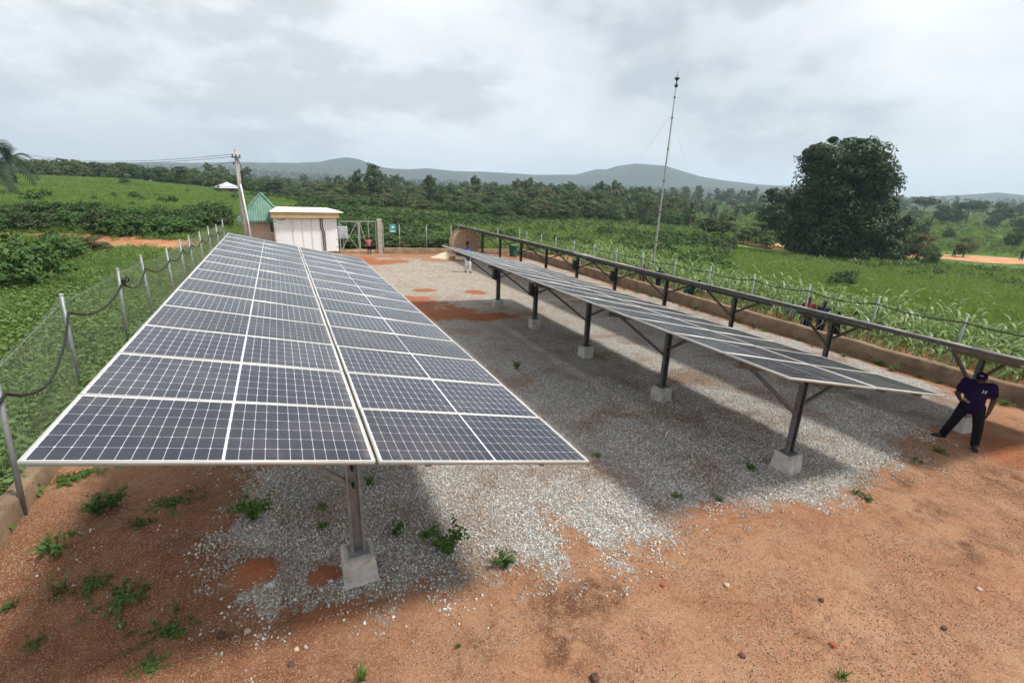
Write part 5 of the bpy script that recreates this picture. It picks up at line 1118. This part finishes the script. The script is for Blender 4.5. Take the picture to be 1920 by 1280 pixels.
# the others
M_BLUE = cloth('blue_cloth', (.030, .050, .24)); M_WHT = cloth('white_cloth', (.62, .62, .60)); M_RED = cloth('pink_red_cloth', (.48, .13, .15)); M_NAVY = cloth('navy_cloth', (.018, .024, .055)); M_GREY = cloth('grey_cloth', (.20, .22, .23)); M_GRN = cloth('green_cloth', (.018, .085, .085)); M_MAR = cloth('maroon_cloth', (.16, .02, .03)); M_OCH = cloth('tan_cloth', (.30, .17, .09))
q = YG(877, 511); JW = dict(STAND); JW.update(kn_l=(.06, -.06, .29), an_l=(.05, -.06, .05), toe_l=(.06, -.16, .022), kn_r=(-.05, .0, .28), an_r=(-.06, .09, .05), toe_r=(-.07, 0, .022), el_r=(-.16, .0, .64), wr_r=(-.14, -.12, .56), wr_l=(.17, .05, .49))
person('person in blue top and pale trousers walking by the cable reel', (q[0], q[1], gz(q[0], q[1])), to_cam(q[0], q[1], .4), 1.63, JW, M_BLUE, M_WHT, .6, None, M_SHOE, 1.0, .016)
q = YG(693, 477); person('child in pink top and black skirt standing at the gate', (q[0], 34.35, gz(q[0], 34.3)), to_cam(q[0], 34.5, .1), 1.15, JW, M_RED, M_BLACK, .5, None, M_SHOE, .4, .014, False, True)
for px, py, top, sh_, tr_, fc, lab in [(1477, 622, 592, M_GREY, M_OCH, .5, 'person in grey top behind the right wall, left of the pair in dark trousers'), (1506, 632, 568, M_MAR, M_NAVY, .2, 'person in maroon shirt and dark trousers behind the right wall'), (1533, 640, 575, M_NAVY, M_NAVY, -.3, 'person in navy clothes facing the one in maroon behind the wall'), (1563, 648, 590, M_BLACK, M_BLACK, .9, 'person in black half hidden behind a post of the rear array'), (1208, 536, 500, M_MAR, M_MAR, .5, 'person in red clothes behind the rear array left of the mast foot'), (1233, 546, 503, M_BLACK, M_NAVY, -.2, 'person in dark clothes behind the rear array right of the mast foot')]:
    q = px_x(px, py, 18.0); x, y = 17.85+random.uniform(-.1, .15), q[1]; person(lab, (x, y, hz(x, y)), to_cam(x, y, fc), {1506: 1.42, 1533: 1.40, 1477: 1.08, 1563: 1.12}.get(px, 1.30), JW if px % 2 else STAND, sh_, tr_, .7, None, M_SHOE, 1.0, .018)
JC = dict(STAND); JC.update(head=(0, -.26, .56), neck=(0, -.18, .52), chest=(0, -.10, .46), pelvis=(0, .05, .24), sh_l=(.11, -.14, .49), sh_r=(-.11, -.14, .49), el_l=(.15, -.26, .36), el_r=(-.15, -.26, .36), wr_l=(.08, -.36, .26), wr_r=(-.08, -.36, .26), hip_l=(.06, .04, .23), hip_r=(-.06, .04, .23), kn_l=(.09, -.20, .30), kn_r=(-.09, -.20, .30), an_l=(.08, -.06, .045), an_r=(-.08, -.06, .045), toe_l=(.09, -.18, .022), toe_r=(-.09, -.18, .022))
q = px_x(1289, 565, 18.0); person('person in teal shirt crouching among the maize behind the right wall', (18.0, q[1], hz(18.0, q[1])), to_cam(18.0, q[1], 1.4), 1.68, JC, M_GRN, M_NAVY, .7, None, M_SHOE, 1.0, .018)
for px, py, sh_, lab in ((1775, 479, M_WHT, 'distant person in white on the dirt road'), (1857, 482, M_NAVY, 'distant person in dark clothes on the dirt road')):
    q = px_ground(px, py); i = np.argmin(np.hypot(cx-q[0], cy-q[1])); x, y = cx[i], cy[i]; person(lab, (x, y, hz(x, y)+.15), to_cam(x, y, .8), 1.7, JW, sh_, M_NAVY, .7, None, M_SHOE, 1.0, .03)

# ------------------------------------------------------------------ the hazy air
hv = bpy.data.materials.new('hazy_air'); hv.use_nodes = True; t_ = hv.node_tree; t_.nodes.clear()
pv = t_.nodes.new('ShaderNodeVolumePrincipled'); pv.inputs['Color'].default_value = (.70, .85, 1.0, 1); pv.inputs['Density'].default_value = 0.00031; pv.inputs['Anisotropy'].default_value = .2
ou = t_.nodes.new('ShaderNodeOutputMaterial'); t_.links.new(pv.outputs[0], ou.inputs['Volume'])
m = MB().box((0, 0, 100), (8700, 8700, 240)); o = link('haze', m.mesh('haze', hv)); tag(o, 'thin pale haze over the distant hills', None, None, 'stuff')
